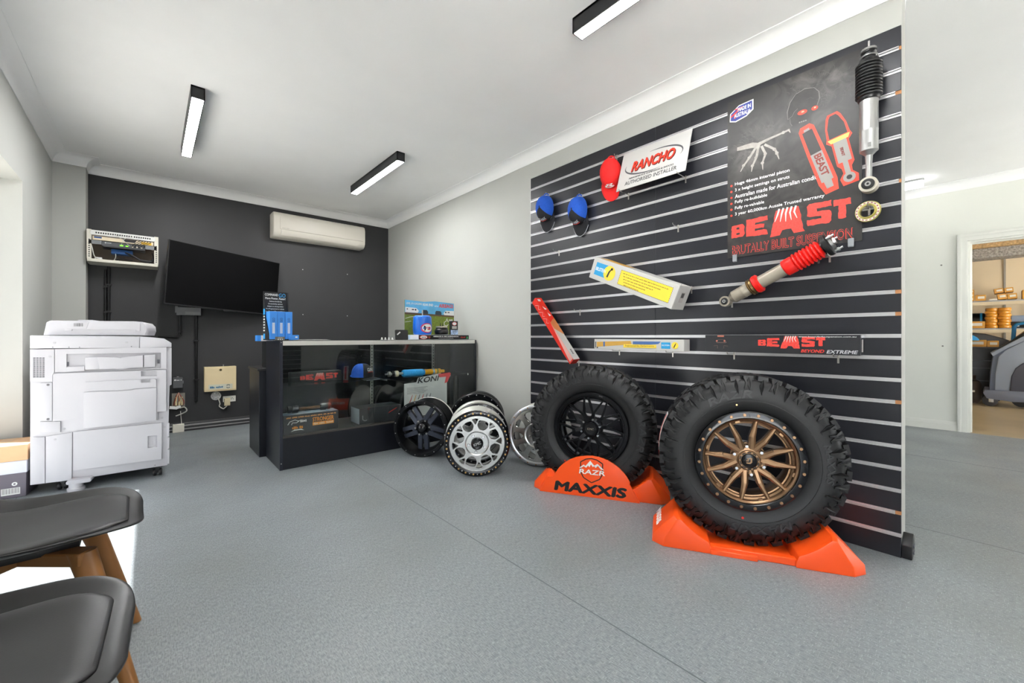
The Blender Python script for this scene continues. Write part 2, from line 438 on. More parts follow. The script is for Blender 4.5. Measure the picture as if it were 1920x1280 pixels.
# ================================================================== CEILING LIGHTS
led = emit_mat('led diffuser', (255, 255, 255), LED_STRENGTH)
lampbk = mat('black lamp housing', (26, 27, 29), .4)
def batten(x, y0, y1, label):
    t = thing('batten_light', label, 'ceiling light', (x, (y0 + y1) / 2, ZC), 0, 'linear ceiling lights'); L = (y1 - y0) / 2; w = .037; h = .08
    b = MB(); b.box(-w, -w + .006, -L, L, -h, 0).box(w - .006, w, -L, L, -h, 0).box(-w, w, -L, -L + .006, -h, 0).box(-w, w, L - .006, L, -h, 0).box(-w, w, -L, L, -.012, 0)
    b.build('housing', lampbk, t)
    MB().box(-w + .007, w - .007, -L + .007, L - .007, -h - .001, -h + .01).build('diffuser', led, t)
batten(.236, 3.375, 4.52, 'black linear light on the ceiling nearest the rack and left wall')
batten(1.667, 3.385, 4.50, 'black linear light on the ceiling in front of the air conditioner')
batten(1.667, .26, 1.385, 'black linear light on the ceiling above the slatwall tyres')
bl = thing('bulkhead_light', 'small round-cornered white light on ceiling of next room', 'ceiling light', (6.0, .48, ZC))
MB().prism(rrect(-.09, .09, -.05, .05, .03), 0, .02, RY(PI / 2)).build('base', mat('grey lamp base', (150, 152, 150), .5), bl)
MB().prism(rrect(-.085, .085, -.045, .045, .03), .02, .075, RY(PI / 2)).build('diffuser', emit_mat('bulkhead diffuser', (255, 255, 255), 4), bl, bevel=.012)

# ================================================================== SLAT WALL
slat_m = mat('black slatwall laminate', (27, 28, 34), .34, var=.22, vscale=2.3, bump=.04, bscale=25, stretch=(1, 1.0, 3))
chan_m = mat('aluminium groove insert', (214, 213, 214), .34, .75)
YS0, YS1 = .238, 2.641; YM = (YS0 + YS1) / 2; G = .0085
mdf_m = mat('raw mdf core', (176, 122, 80), .8)
def slat_boards(sw, W, nz, rough_ends):
    f = XW - XS; H = W / 2
    for k in range(nz):
        z1 = 2.4 - k * .1 - (G if k else 0); z0 = 2.4 - (k + 1) * .1 + (G if k < 23 else 0)
        for a, b in ((-H, -.0006), (.0006, H)):
            MB().box(0, f, a, b, z0, z1).build('slat', slat_m, sw, bevel=.0012, seg=1)
        if k:
            zc = 2.4 - k * .1
            for y0, y1 in ((-H - .002, -.001), (.001, H - random.choice((.001, .001, .008, .02)))):
                c = MB()
                c.box(.001, .004, y0, y1, zc - G, zc + G).box(.001, f + .001, y0, y1, zc + G - .003, zc + G).box(.001, f + .001, y0, y1, zc - G, zc - G + .003)
                c.box(.004, .007, y0, y1, zc - .0012, zc + .0012)
                c.build('groove_insert', chan_m, sw)
                if y1 > 0 and H - y1 > .005: MB().box(.0005, f - .004, y1, H, zc - G, zc + G).build('exposed_core', mdf_m, sw)
sw = thing('slat_wall', 'black slatwall of horizontal boards with bright aluminium grooves', 'display wall', (XW, YM, 0), PI)
slat_boards(sw, YS1 - YS0, 24, True)
sw2 = thing('slat_wall', 'second black slatwall on the shop-front wall, seen reflected in the showcase', 'display wall', (1.35, YF, 0), PI / 2)
slat_boards(sw2, 2.4, 24, False)
MB().box(-.001, XW - XS + .001, -(YS1 - YM) - .004, -(YS1 - YM), 0, 2.4).build('edge_trim', mat('white edge trim', (214, 214, 210), .5), sw)
dl = thing('rubber_stop', 'black rubber buffer on the foot of the partition end', 'door stop', (XS + .05, .2375, 0), -PI / 2)
MB().prism([(-.045, 0), (.05, 0), (.05, .05), (.035, .085), (.02, .1), (-.02, .085), (-.045, .06)], 0, .035).build('body', blackp, dl, bevel=.004)
for q in (.02, .05): MB().box(.035, .04, -.02, .015, q, q + .01).build('rib', mat('grey rubber', (90, 92, 100), .4), dl)
# ================================================================== WHEELS AND TYRES
rubber = mat('tyre rubber', (18, 18, 19), .52, var=.15, vscale=30, bump=.05, bscale=120)
rubber_txt = mat('raised tyre lettering rubber', (38, 38, 40), .45)
satin_blk = mat('satin black alloy', (18, 19, 22), .28, .6, var=.1, vscale=10)
gloss_blk = mat('gloss black alloy', (13, 14, 19), .2, .3, coat=.4)
bronze = mat('bronze alloy', (142, 112, 84), .3, .85, var=.06, vscale=30)
machined = mat('machined alloy', (206, 206, 204), .22, 1.0, var=.04, vscale=60)
barrel_si = mat('painted silver barrel', (196, 196, 190), .38, .35)
gold_bolt = mat('gold zinc bolt', (206, 168, 104), .28, .9)
cap_blk = mat('black centre cap', (16, 16, 18), .25)
def pol(r, a, x=0): return (x, r * math.cos(a), r * math.sin(a))
def bolts(parent, name, R, n, r, x, m, h=.008, a0=0.0, sides=8):
    me = None
    for i in range(n):
        a = a0 + 2 * PI * i / n
        if me is None:
            o = MB().lathe([(r, 0), (r, h * .7), (r * .75, h), (0, h)], sides).build(name, m, parent); me = o
            o.location = pol(R, a, x)
        else:
            c = me.copy(); COL.objects.link(c); c.parent = parent; c.location = pol(R, a, x)
def barrel(parent, m, R=.235, depth=.23, inner=.19, M=None):
    """rim barrel: flange at the face (x=0), drop centre, back flange"""
    pr = [(R - .028, .0), (R - .004, .0), (R, -.006), (R - .001, -.014), (R - .016, -.02), (R - .022, -.05), (R - .04, -.07), (R - .04, -.12), (R - .02, -.15), (R - .012, -depth + .03), (R, -depth + .012), (R, -depth + .002), (R - .005, -depth), (R - .022, -depth), (R - .03, -depth + .03), (R - .05, -.12), (R - .05, -.08), (R - .034, -.05), (R - .028, 0)]
    return MB().lathe(pr, 56).build('barrel', m, parent, smooth=50)
def hub(parent, m, r, x0, x1):
    return MB().lathe([(0, x1), (r * .8, x1), (r, x1 - .008), (r * 1.04, x0), (0, x0)], 32).build('hub', m, parent)
def centre_cap(parent, r, x, mm=None, txt=None, tm=None, dome=0.0):
    o = MB().lathe([(r, x - .012), (r, x + .004), (r * .86, x + .01), (r * .8, x + .008), (r * .4, x + .008 + dome), (0, x + .009 + dome)], 28).build('centre_cap', mm or cap_blk, parent)
    if txt: letters(txt, tm or white_print, o, -r * .6, r * .6, -r * .22, r * .22, x + .0095, bold=.02)
    return o
def wheel_root(name, label, c, yaw, roll=0.0, group=None, cat='wheel'):
    t = thing(name, label, cat, (c[0], c[1], 0), yaw, group)
    # wheel-centred pivot is baked into the local matrix of each part
    t['cz'] = c[2]; return t
def shift_parts(t, M):
    for ch in t.children: ch.matrix_basis = M @ ch.matrix_basis

# ---- tyres
def tyre(parent, R=.40, Wd=.255, rin=.228, x_face=-.005, nl=42, words=(), seed=1):
    rnd = random.Random(seed)
    h = Wd / 2; cx = x_face - h + .018
    pr = []
    side = [(rin - .012, h - .045), (rin, h - .03), (rin + .012, h - .018), (rin + .05, h - .003), (rin + .075, h), (R - .065, h - .002), (R - .045, h - .008), (R - .028, h - .02), (R - .018, h - .035)]
    prof = [(r, cx + x) for r, x in side] + [(R - .014, cx + h * .35), (R - .014, cx - h * .35)] + [(r, cx - x) for r, x in reversed(side)]
    b = MB().lathe(prof + [prof[0]], 72)
    ty = b.build('tyre', rubber, parent, smooth=50)
    lug = MB()
    def block(poly, r0, r1):
        """poly of (angle, x) lifted from r0 to r1"""
        lo = [(x, r0 * math.cos(a), r0 * math.sin(a)) for a, x in poly]
        ca = sum(p[0] for p in poly) / len(poly); cx_ = sum(p[1] for p in poly) / len(poly)
        hi = [(cx_ + (x - cx_) * .92, r1 * math.cos(ca + (a - ca) * .92), r1 * math.sin(ca + (a - ca) * .92)) for a, x in poly]
        lug.loft([lo, hi])
    da = 2 * PI / nl
    for i in range(nl):
        a = i * da
        # shoulder lugs, both sides; alternate lengths
        for s in (1, -1):
            ex = .0 if (i % 2) else .008
            x1 = cx + s * (h - .018 - ex); x0 = cx + s * h * .52
            block([(a + da * .04, x0), (a + da * .12, x1), (a + da * .88, x1), (a + da * .95, x0 + s * .008), (a + da * .55, x0 - s * .004)], R - .022, R - .001)
        # centre rows: interlocking chevrons
        for k, (xa, xb, sh) in enumerate(((-.50, -.20, .0), (-.17, .14, .5), (.17, .50, .2))):
            x0, x1 = cx + h * xa, cx + h * xb; o = a + da * sh
            block([(o + da * .05, x0), (o + da * .3, (x0 + x1) / 2), (o + da * .08, x1), (o + da * .72, x1), (o + da * .93, (x0 + x1) / 2), (o + da * .7, x0)], R - .018, R - .001)
    lug.build('tread', rubber, ty, smooth=25, kind='stuff')
    # side biters: zig-zag raised lugs running down the shoulder
    sb = MB()
    for i in range(nl):
        a = (i + .0) * da; s0 = R - .006; s1 = R - (.084 if i % 2 else .066)
        for s in (1, -1):
            def pt(r, aa, up):
                x = None
                for (r0, x0), (r1, x1) in zip(side[4:], side[5:]):
                    if r0 <= r <= r1: x = x0 + (x1 - x0) * (r - r0) / (r1 - r0)
                if x is None: x = side[-1][1] if r > side[-1][0] else side[4][1]
                return (cx + s * (x + up), r * math.cos(aa), r * math.sin(aa))
            def strip(poly):
                sb.loft([[pt(r, aa, -.006) for aa, r in poly], [pt(r, aa, .011) for aa, r in poly]])
            w = da * .3
            m_ = (s0 + s1) / 2
            strip([(a + da * .18, s0), (a + da * .18 + w, s0), (a + da * .50 + w * .8, m_), (a + da * .3 + w * .7, s1), (a + da * .3, s1), (a + da * .42, m_)])
            if i % 2 == 0:
                strip([(a + da * .72, s0), (a + da * .9, s0), (a + da * .80, m_ + .004), (a + da * .98, s1 + .006), (a + da * .84, s1 + .004), (a + da * .64, m_)])
    sb.build('shoulder_lugs', rubber, ty, smooth=25, kind='stuff')
    # fine moulded ring on the sidewall
    MB().lathe([(rin + .055, cx + h - .004), (rin + .055, cx + h + .001), (rin + .0575, cx + h + .001), (rin + .0575, cx + h - .004)], 72).build('moulded_ring', rubber, ty)
    for wd, ang, hgt, wid in words:
        letters(wd, rubber_txt, ty, -wid / 2, wid / 2, -hgt / 2, hgt / 2, cx + h - .0012, bold=.02, shear=.2, bend=(rin + .087, ang), th=.0032, name='raised_lettering')
    return ty, cx, h

# ---- wheel 2: bronze split-spoke wheel with black bolted ring
WY2 = 3.644
t2 = thing('tyred_wheel', 'off-road tyre on bronze split-spoke wheel with black bolted ring', 'wheel', (2.11, .717, 0), WY2)
ty, cx, h = tyre(t2, .40, .255, words=(('RAZR', PI / 2 + .28, .038, .20), ('MAXXIS', -PI / 2 + .15, .038, .26), ('MAXXIS', PI * .02, .03, .18)), seed=3)
bz = barrel(t2, bronze, .225, .22)
MB().lathe([(.199, -.004), (.199, .006), (.203, .01), (.228, .01), (.234, .006), (.236, -.006), (.23, -.012)], 72).build('outer_ring', gloss_blk, t2, smooth=45)
bolts(t2, 'ring_bolt', .217, 24, .0074, .009, bronze, .005, .1, 10)
MB().lathe([(.199, -.001), (.196, .002), (.190, -.002), (.186, -.02), (.178, -.024), (.176, -.035), (.17, -.036), (.168, -.06), (.2, -.06)], 72).build('inner_lip', bronze, t2, smooth=45)
for i in range(12):
    a = 2 * PI * (i + .5) / 12
    if i % 2: MB().bar(pol(.187, a - .05, -.008), pol(.187, a + .05, -.008), .012, .012, .01).build('lip_tab', bronze, t2)
a_off = math.radians(8)
for i in range(6):
    a = a_off + i * PI / 3; b = MB()
    st = pol(.045, a, -.022); kn = .1; half = math.radians(12.5)
    for s in (-1, 1):
        p1 = pol(.052, a + s * .10, -.02); p2 = pol(.112, a + s * half * 1.12, -.012); p3 = pol(.192, a + s * half, -.008)
        for p, q, w0, w1 in ((p1, p2, .034, .028), (p2, p3, .028, .015)):
            P, Q = Vector(p), Vector(q); up = Vector((1, 0, 0)); d = (Q - P).normalized(); e = up.cross(d).normalized()
            A = [P - e * w0 * .5 - up * .03, P + e * w0 * .5 - up * .03, P + e * w0 * .5 - up * .006, P + e * w0 * .2, P - e * w0 * .2, P - e * w0 * .5 - up * .006]
            B = [Q - e * w1 * .5 - up * .03, Q + e * w1 * .5 - up * .03, Q + e * w1 * .5 - up * .006, Q + e * w1 * .2, Q - e * w1 * .2, Q - e * w1 * .5 - up * .006]
            b.loft([A, B])
    b.build('spoke', bronze, t2, smooth=20)
hub(t2, bronze, .068, -.07, -.022)
for i in range(6):
    a = a_off + (i + .5) * PI / 3
    MB().lathe([(.015, -.05), (.015, -.028), (.011, -.026)], 16, T(0, .066 * math.cos(a), .066 * math.sin(a))).build('nut_seat', bronze, t2)
bolts(t2, 'wheel_nut', .066, 6, .0095, -.03, chrome, .024, a_off + PI / 6, 6)
MB().lathe([(.046, -.03), (.046, -.008), (.042, -.003), (.036, -.003), (.034, -.008), (.0, -.008)], 36).build('cap_ring', bronze, t2)
cc = MB().lathe([(.033, -.012), (.033, -.005), (.029, -.002), (0, -.002)], 28).build('centre_cap', cap_blk, t2)
flat('cap_emblem', [[(-.012, -.014), (.004, -.014), (.012, -.006), (.012, .014), (.004, .016), (-.002, .012), (.005, .01), (.005, -.004), (.001, -.008), (-.012, -.008)], [(-.014, -.003), (-.002, -.003), (-.002, .003), (-.012, .003)], [(-.010, .006), (-.002, .006), (-.002, .010), (-.006, .013)]], bronze, cc, -.002)
seg = MB()
for i in range(10):
    seg.lathe([(.0365, -.0035), (.0365, -.0022), (.0412, -.0022), (.0412, -.0035)], 5, None, 2 * PI * i / 10 + .1, 2 * PI * (i + 1) / 10 - .1)
seg.build('cap_slots', gloss_blk, t2, kind='stuff')
st_m = mat('white red tread sticker', (224, 222, 220), .6)
def tread_sticker(root, R, cx, a0, a1):
    o = MB().lathe([(R - .002, cx - .045), (R + .001, cx - .045), (R + .001, cx + .02), (R - .002, cx + .02)], 10, None, a0, a1).build('tread_label', st_m, root)
    MB().lathe([(R + .0012, cx - .02), (R + .002, cx - .02), (R + .002, cx + .004), (R + .0012, cx + .004)], 8, None, a0 + .03, a1 - .03).build('label_stripe', red_print, o)
    MB().lathe([(R - .002, cx - .045), (R + .0012, cx - .045), (R + .0012, cx + .02), (R - .002, cx + .02)], 4, None, a1, a1 + .09).build('label_end', red_print, o)
tread_sticker(t2, .40, cx, PI - .48, PI + .02)
dot = mat('red paint dot', (200, 40, 30), .5)
flat('paint_dot', [circ(-.03, -.265, .006, 10)], dot, ty, cx + h + .0005)
MB().lathe([(.004, 0), (.004, .002), (.0, .002)], 10, T(cx + h, -.055, .262)).build('valve_mark', gold_bolt, ty)
shift_parts(t2, T(0, 0, .414) @ RX(math.radians(0)))

# ---- wheel 1: black mesh wheel
WY1 = 3.656
t1 = thing('tyred_wheel', 'off-road tyre on all-black mesh-spoke wheel behind an arched orange board', 'wheel', (2.085, 1.625, 0), WY1)
ty1, cx1, h1 = tyre(t1, .398, .255, words=(('MAXXIS', PI / 2 + .55, .036, .24), ('RAZR', -.05, .04, .2), ('RAZR', PI + .2, .036, .18)), seed=5)
barrel(t1, satin_blk, .232, .22)
MB().lathe([(.205, -.03), (.205, -.004), (.212, .004), (.229, .004), (.236, -.004), (.236, -.012)], 72).build('outer_lip', satin_blk, t1, smooth=45)
MB().lathe([(.206, -.02), (.199, -.024), (.197, -.045), (.185, -.05), (.183, -.06), (.206, -.06)], 72).build('inner_lip', satin_blk, t1, smooth=45)
ns = 10
for i in range(ns):
    a = 2 * PI * i / ns + .16; b = MB(); half = PI / ns
    b.bar(pol(.045, a, -.026), pol(.105, a, -.016), .026, .018, .03)
    for s in (-1, 1):
        b.bar(pol(.10, a + s * .03, -.016), pol(.203, a + s * half * .82, -.018), .014, .010, .024)
    b.build('spoke', satin_blk, t1, smooth=30)
hub(t1, satin_blk, .07, -.07, -.024)
bolts(t1, 'wheel_nut', .060, 6, .010, -.026, chrome, .02, .3, 6)
MB().lathe([(.048, -.024), (.047, -.008), (.042, -.002), (.036, -.002), (.0345, -.005), (0, -.005)], 36).build('cap_housing', satin_blk, t1)
cc = MB().lathe([(.034, -.006), (.034, -.003), (0, -.003)], 28).build('centre_cap', cap_blk, t1)
letters('KMC', mat('grey cap lettering', (120, 112, 100), .4), cc, -.02, .02, -.007, .007, -.0028, bold=.02)
letters('KMC', mat('grey lip lettering', (110, 110, 110), .4), t1, -.012, .012, -.004, .004, .0042, bend=(.2195, PI / 2 - .3), bold=.02)
flat('paint_dot', [circ(-.16, -.21, .005, 10)], dot, ty1, cx1 + h1 - .002, .003)
shift_parts(t1, T(0, 0, .415))

# ---- loose rims
def rim(name, label, c, yaw, R=.235, depth=.22, barrel_m=None, tilt=0.0):
    t = thing(name, label, 'wheel rim', (c[0], c[1], 0), yaw, None)
    barrel(t, barrel_m, R, depth)
    return t
def spoke_disc(parent, R0, R1, holes, x0, x1, m, name='face', n=72, bevel=.002):
    return MB().prism(circ(0, 0, R1, n), x0, x1, holes=holes).build(name, m, parent, bevel=bevel, seg=1, smooth=30)
def polyround(pts, k=3, q=.28):
    out = []; n = len(pts)
    for i in range(n):
        p0, p1, p2 = Vector(pts[i - 1]), Vector(pts[i]), Vector(pts[(i + 1) % n])
        a = p1 + (p0 - p1) * q; b = p1 + (p2 - p1) * q
        for j in range(k + 1):
            t = j / k; v = a * (1 - t) ** 2 + p1 * 2 * t * (1 - t) + b * t * t; out.append((v.x, v.y))
    return out
def ph(l, a):   # polar list -> yz points rotated by a
    return [(r * math.cos(a + b), r * math.sin(a + b)) for r, b in l]
# silver lattice rim with black bolted ring
tB = rim('alloy_rim', 'silver lattice-spoke rim with black ring of gold bolts', (1.757, 2.378), 4.096, barrel_m=barrel_si)
holes = []
for i in range(8):
    a = 2 * PI * i / 8 + .13; w = PI / 8
    holes.append(polyround(ph([(.100, -.17), (.132, -.30), (.166, -.225), (.170, 0), (.166, .225), (.132, .30), (.100, .17)], a), 3, .3))
    holes.append(polyround(ph([(.136, -.02), (.176, -.15), (.180, 0), (.176, .15), (.136, .02)], a + w), 2, .2))
spoke_disc(tB, 0, .198, holes, -.028, -.004, machined)
MB().lathe([(.197, -.03), (.197, .004), (.203, .008), (.228, .008), (.235, .002), (.235, -.012)], 72).build('outer_ring', gloss_blk, tB, smooth=45)
bolts(tB, 'ring_bolt', .217, 24, .0066, .007, gold_bolt, .006, .05, 10)
bolts(tB, 'ring_slot', .217, 24, .0034, .0068, white_print, .002, .05 + PI / 24, 6)
MB().lathe([(.088, -.006), (.086, -.001), (.08, -.003), (.062, -.012), (.06, -.02)], 48).build('hub_dish', machined, tB)
MB().lathe([(.062, -.012), (.062, -.0105), (0, -.0105)], 36).build('hub_face', machined, tB)
bolts(tB, 'wheel_nut', .061, 5, .011, -.012, chrome, .015, .45, 12)
centre_cap(tB, .044, .004, None, 'KMC', mat('cap lettering grey', (180, 180, 180), .4), 0)
shift_parts(tB, T(0, 0, .235) @ RX(.35))
# black five double-spoke rim
tA = rim('alloy_rim', 'matt black deep-dish rim with five paired spokes and domed cap', (1.685, 3.076), 3.818, .234, .23, satin_blk)
MB().lathe([(.234, -.23), (.2345, -.215), (.218, -.205), (.215, -.19), (.212, -.19), (.214, -.232)], 56).build('back_flange', barrel_si, tA, smooth=45)
MB().lathe([(.21, -.10), (.205, -.01), (.208, .002), (.228, .004), (.2345, -.002), (.2345, -.012)], 72).build('outer_lip', satin_blk, tA, smooth=45)
MB().lathe([(.209, -.075), (.196, -.075), (.192, -.085), (.18, -.09), (.18, -.11), (.21, -.11)], 60).build('inner_lip', satin_blk, tA, smooth=45)
bolts(tA, 'lip_bolt', .22, 16, .004, .003, steel, .003, .2, 8)
spk_m = mat('black alloy painted with sheen', (62, 67, 80), .36, .5)  # black spokes coloured lighter, standing in for reflected light
for i in range(5):
    a = 2 * PI * i / 5 - PI / 2; b = MB()
    for s in (-1, 1):
        P = Vector(pol(.055, a, -.06)) + Vector((0, -math.sin(a), math.cos(a))) * s * .024
        Q = Vector(pol(.192, a, -.072)) + Vector((0, -math.sin(a), math.cos(a))) * s * .030
        b.bar(P, Q, .040, .036, .034)
    b.bar(pol(.05, a, -.066), pol(.1, a, -.068), .06, .06, .03)
    b.build('spoke', spk_m, tA, bevel=.003, seg=1)
hub(tA, satin_blk, .072, -.12, -.058)
bolts(tA, 'wheel_nut', .062, 6, .009, -.06, steel, .014, .1, 6)
MB().lathe([(.046, -.06), (.046, -.035), (.04, -.026), (.034, -.02), (.018, -.01), (0, -.007)], 32).build('centre_cap', gloss_blk, tA)
shift_parts(tA, T(0, 0, .234))
# rim stacked behind the silver lattice rim
tC = rim('alloy_rim', 'pale barrelled rim with black stud ring tucked behind the silver lattice rim', (1.935, 2.60), 4.096, .238, .17, barrel_si)
MB().lathe([(.2, -.02), (.2, .004), (.205, .007), (.23, .006), (.238, -.002), (.238, -.012)], 60).build('outer_ring', gloss_blk, tC, smooth=45)
bolts(tC, 'ring_bolt', .219, 24, .006, .006, steel, .006, 0, 8)
spoke_disc(tC, 0, .2, [polyround(ph([(.09, -.2), (.175, -.24), (.175, .24), (.09, .2)], 2 * PI * i / 8), 2, .25) for i in range(8)], -.04, -.015, machined)
shift_parts(tC, T(0, 0, .238))
# black rim against the counter corner
tD = rim('alloy_rim', 'glossy black rim between the counter end and the pale wall', (2.20, 2.985), 4.0, .248, .16, gloss_blk)
MB().lathe([(.212, -.02), (.212, .004), (.217, .007), (.241, .006), (.248, -.002), (.248, -.012)], 60).build('outer_ring', gloss_blk, tD, smooth=45)
bolts(tD, 'ring_bolt', .23, 20, .005, .006, steel, .005, 0, 8)
spoke_disc(tD, 0, .212, [polyround(ph([(.09, -.3), (.185, -.3), (.185, .3), (.09, .3)], 2 * PI * i / 7), 2, .25) for i in range(7)], -.05, -.02, satin_blk)
shift_parts(tD, T(0, 0, .248))
# silver rim with oval windows beside the left tyre
tE = rim('alloy_rim', 'brushed silver rim with rounded windows beside the slatwall edge', (2.235, 2.262), 3.62, .236, .2, barrel_si)
spoke_disc(tE, 0, .208, [polyround(ph([(.115, -.10), (.15, -.20), (.185, -.17), (.19, 0), (.185, .17), (.15, .20), (.115, .10), (.108, 0)], 2 * PI * i / 10 + .1), 2, .35) for i in range(10)], -.028, -.004, machined)
MB().lathe([(.207, -.03), (.207, .002), (.213, .006), (.228, .005), (.236, -.002), (.236, -.012)], 60).build('outer_ring', alu, tE, smooth=45)
bolts(tE, 'ring_bolt', .221, 20, .0056, .0045, mat('copper bolt', (178, 138, 104), .3, .9), .004, 0, 8)
MB().lathe([(.1, -.005), (.096, .001), (.09, 0), (.07, -.014), (0, -.014)], 48).build('hub_dish', machined, tE)
bolts(tE, 'wheel_nut', .058, 6, .012, -.014, chrome, .012, .2, 12)
centre_cap(tE, .038, -.004)
shift_parts(tE, T(0, 0, .236))

# ================================================================== ORANGE TYRE STANDS
orange = mat('orange moulded plastic', (246, 84, 24), .32, var=.03, vscale=5)
def wedge(R, zc, s):
    """foot of the stand; s=-1 left, +1 right.  local x 0 (front) to -0.3 (back)"""
    def sec(x, outer, ridge, zr):
        pts = [(outer, 0), (outer + .004, .04), (ridge - .02, zr - .003), (ridge, zr)]
        for k in range(1, 6):
            y = ridge + (-.175 - ridge) * k / 5.0
            z = zc - math.sqrt(max(.0, (R + .004) ** 2 - y * y)); pts.append((y, max(.02, min(zr, z))))
        pts += [(-.165, .02), (-.165, 0)]
        return [(x, -s * y, z) for y, z in pts]
    zr = zc - math.sqrt((R + .004) ** 2 - .295 ** 2)
    return MB().loft([sec(0, -.372, -.295, zr), sec(-.04, -.425, -.305, zr + .006), (sec(-.25, -.425, -.305, zr + .006)), sec(-.29, -.39, -.295, zr)])
def stand(p0, yaw, label, R, zc, front):
    n = Vector((math.cos(yaw), math.sin(yaw), 0)); r = Vector((-n.y, n.x, 0))
    c = Vector(p0) + r * .372
    t = thing('tyre_stand', label, 'tyre stand', c, yaw)
    for s in (-1, 1):
        wedge(R, zc, s).build('foot', orange, t, bevel=.004, seg=2, smooth=30)
    b = MB().box(-.24, -.02, -.17, .17, 0, .013).box(-.045, -.012, -.17, .17, .0, .032).box(-.24, -.21, -.17, .17, 0, .03)
    b.build('link_bar', orange, t, bevel=.003, seg=1)
    MB().box(-.015, .004, -.17, .02, 0, .022).build('link_clip', orange, t, bevel=.002, seg=1)
    return t
s2 = stand((1.834, .997, 0), WY2, 'orange stand without a front board under the bronze wheel', .40, .414, False)
tx = .5
M_l = T(-.135, -.368, .085) @ RZ(-PI / 2) @ RY(-math.radians(52)) @ RX(0)
letters('MAXXIS', white_print, s2, -.085, .085, -.02, .02, .002, bold=.02, shear=.15, M=T(-.135, -.392, .088) @ RZ(-PI / 2) @ RY(-math.radians(35)), th=.001)
s1 = stand((1.912, 1.898, 0), WY1, 'orange stand with arched RAZR MAXXIS board under the black mesh wheel', .398, .415, True)
arch = [(-.372, 0), (.246, 0), (.235, .05), (.2, .1)] + [(.04 + .26 * math.cos(a), .02 + .237 * math.sin(a)) for a in [math.radians(d) for d in range(25, 160, 9)]] + [(-.28, .092), (-.32, .08)]
fb = MB().prism([(-.372, 0), (.25, 0), (.19, .105)] + [(-.04 + .255 * math.cos(a), .02 + .237 * math.sin(a)) for a in [math.radians(d) for d in range(24, 158, 8)]] + [(-.285, .10), (-.32, .098)], .002, .02).build('front_board', orange, s1, bevel=.004)
letters('MAXXIS', black_print, fb, -.275, .175, .018, .082, .0205, bold=.05, shear=.12)
sh = [(-.115, .235), (-.075, .222), (-.037, .232), (0.001, .222), (.041, .235), (.03, .13), (-.037, .088), (-.104, .13)]
flat('shield', segs([(-.105, .215), (-.07, .236), (-.037, .242), (-.004, .236), (.031, .215), (.03, .15), (.012, .118), (-.037, .092), (-.086, .118), (-.104, .15), (-.105, .215)], .006), black_print, fb, .0205)
flat('mountain_mark', [[(-.115, .177), (-.085, .2), (-.075, .192), (-.045, .228), (-.03, .21), (-.02, .2), (0.0, .212), (.04, .177), (.02, .18), (.002, .2), (-.012, .186), (-.02, .196), (-.03, .19), (-.04, .206), (-.05, .187), (-.058, .197), (-.07, .182), (-.085, .19), (-.1, .179)]], white_print, fb, .0212)
letters('RAZR', white_print, fb, -.115, .045, .142, .172, .0212, bold=.02, shear=.1)
# ================================================================== SHOWCASE COUNTER
CX0, CX1, CYF, CD, CH_ = .727, 2.536, 3.45, .48, .972
cm = (CX0 + CX1) / 2; HW = (CX1 - CX0) / 2
ct = thing('showcase_counter', 'black showcase counter with glass front and silver top rail', 'counter', (cm, CYF, 0), -PI / 2)
sglass = glass_mat('showcase glass', (.95, .97, .96), .05, .6)
shelfglass = glass_mat('shelf glass', (.94, .97, .955), .05, .6)
MB().box(-CD, .004, -HW, -HW + .018, 0, CH_ - .004).build('end_panel', black_lam, ct, bevel=.0015, seg=1)
MB().box(-CD, .004, HW - .018, HW, 0, CH_ - .004).build('end_panel', black_lam, ct, bevel=.0015, seg=1)
MB().box(-.001, .0045, -HW - .001, -HW + .0195, 0, CH_ - .004).build('edge_strip', mat('silver edge strip', (60, 62, 72), .3, .6), ct)
MB().box(-.018, 0, -HW + .018, HW - .018, 0, .235).build('kick_panel', black_lam, ct)
MB().box(-CD, 0, -HW + .018, HW - .018, .235, .247).build('deck', mat('dark deck laminate', (74, 70, 66), .4), ct)
MB().box(-CD, -CD + .012, -HW + .018, HW - .018, .247, CH_ - .02).build('back_panel', mat('black back panel', (14, 15, 18), .25), ct)
rail = mat('silver white rail', (214, 212, 205), .35, .25)
MB().box(-.03, .003, -HW + .018, HW - .018, .932, CH_ - .006).build('top_rail', rail, ct, bevel=.001, seg=1)
MB().box(-CD, -CD + .03, -HW + .018, HW - .018, .95, CH_ - .006).build('top_rail', rail, ct)
MB().box(-CD + .005, -.0, -HW + .006, HW - .006, CH_ - .006, CH_).build('glass_top', shelfglass, ct)
mid = 1.453 - cm
for a, b in ((-HW + .02, mid - .001), (mid + .001, HW - .02)):
    MB().box(-.008, -.003, a, b, .25, .932).build('glass_front', sglass, ct)
MB().box(-CD + .06, -.09, -HW + .02, HW - .02, .612, .620).build('glass_shelf', shelfglass, ct)
sl = mat('shelf standard steel', (180, 178, 172), .4, .7)
for xw in (1.62, 2.30):
    p = xw - cm
    so_ = MB().box(-CD + .012, -CD + .026, p - .013, p + .013, .25, .945).build('shelf_standard', sl, ct)
    sm = MB()
    for k in range(22): sm.box(-CD + .0255, -CD + .0265, p - .004, p + .004, .28 + k * .03, .296 + k * .03)
    sm.build('slot', black_print, so_, kind='stuff')
    MB().box(-CD + .02, -.12, p - .003, p + .003, .598, .612).build('shelf_bracket', sl, ct)
for p in (-HW + .03, HW - .03):
    MB().lathe([(.008, 0), (.008, .02), (0, .02)], 10, T(-.1, p, .6) @ AX_Z).build('shelf_stud', chrome, ct)
for z in (.05, .955):
    MB().lathe([(.004, 0), (.004, .002), (0, .002)], 8, T(.0045, -HW + .009, z)).build('screw', steel, ct)
ru = thing('rear_desk', 'low black return desk standing against the back of the showcase', 'desk', (1.0, 3.945, 0), -PI / 2)
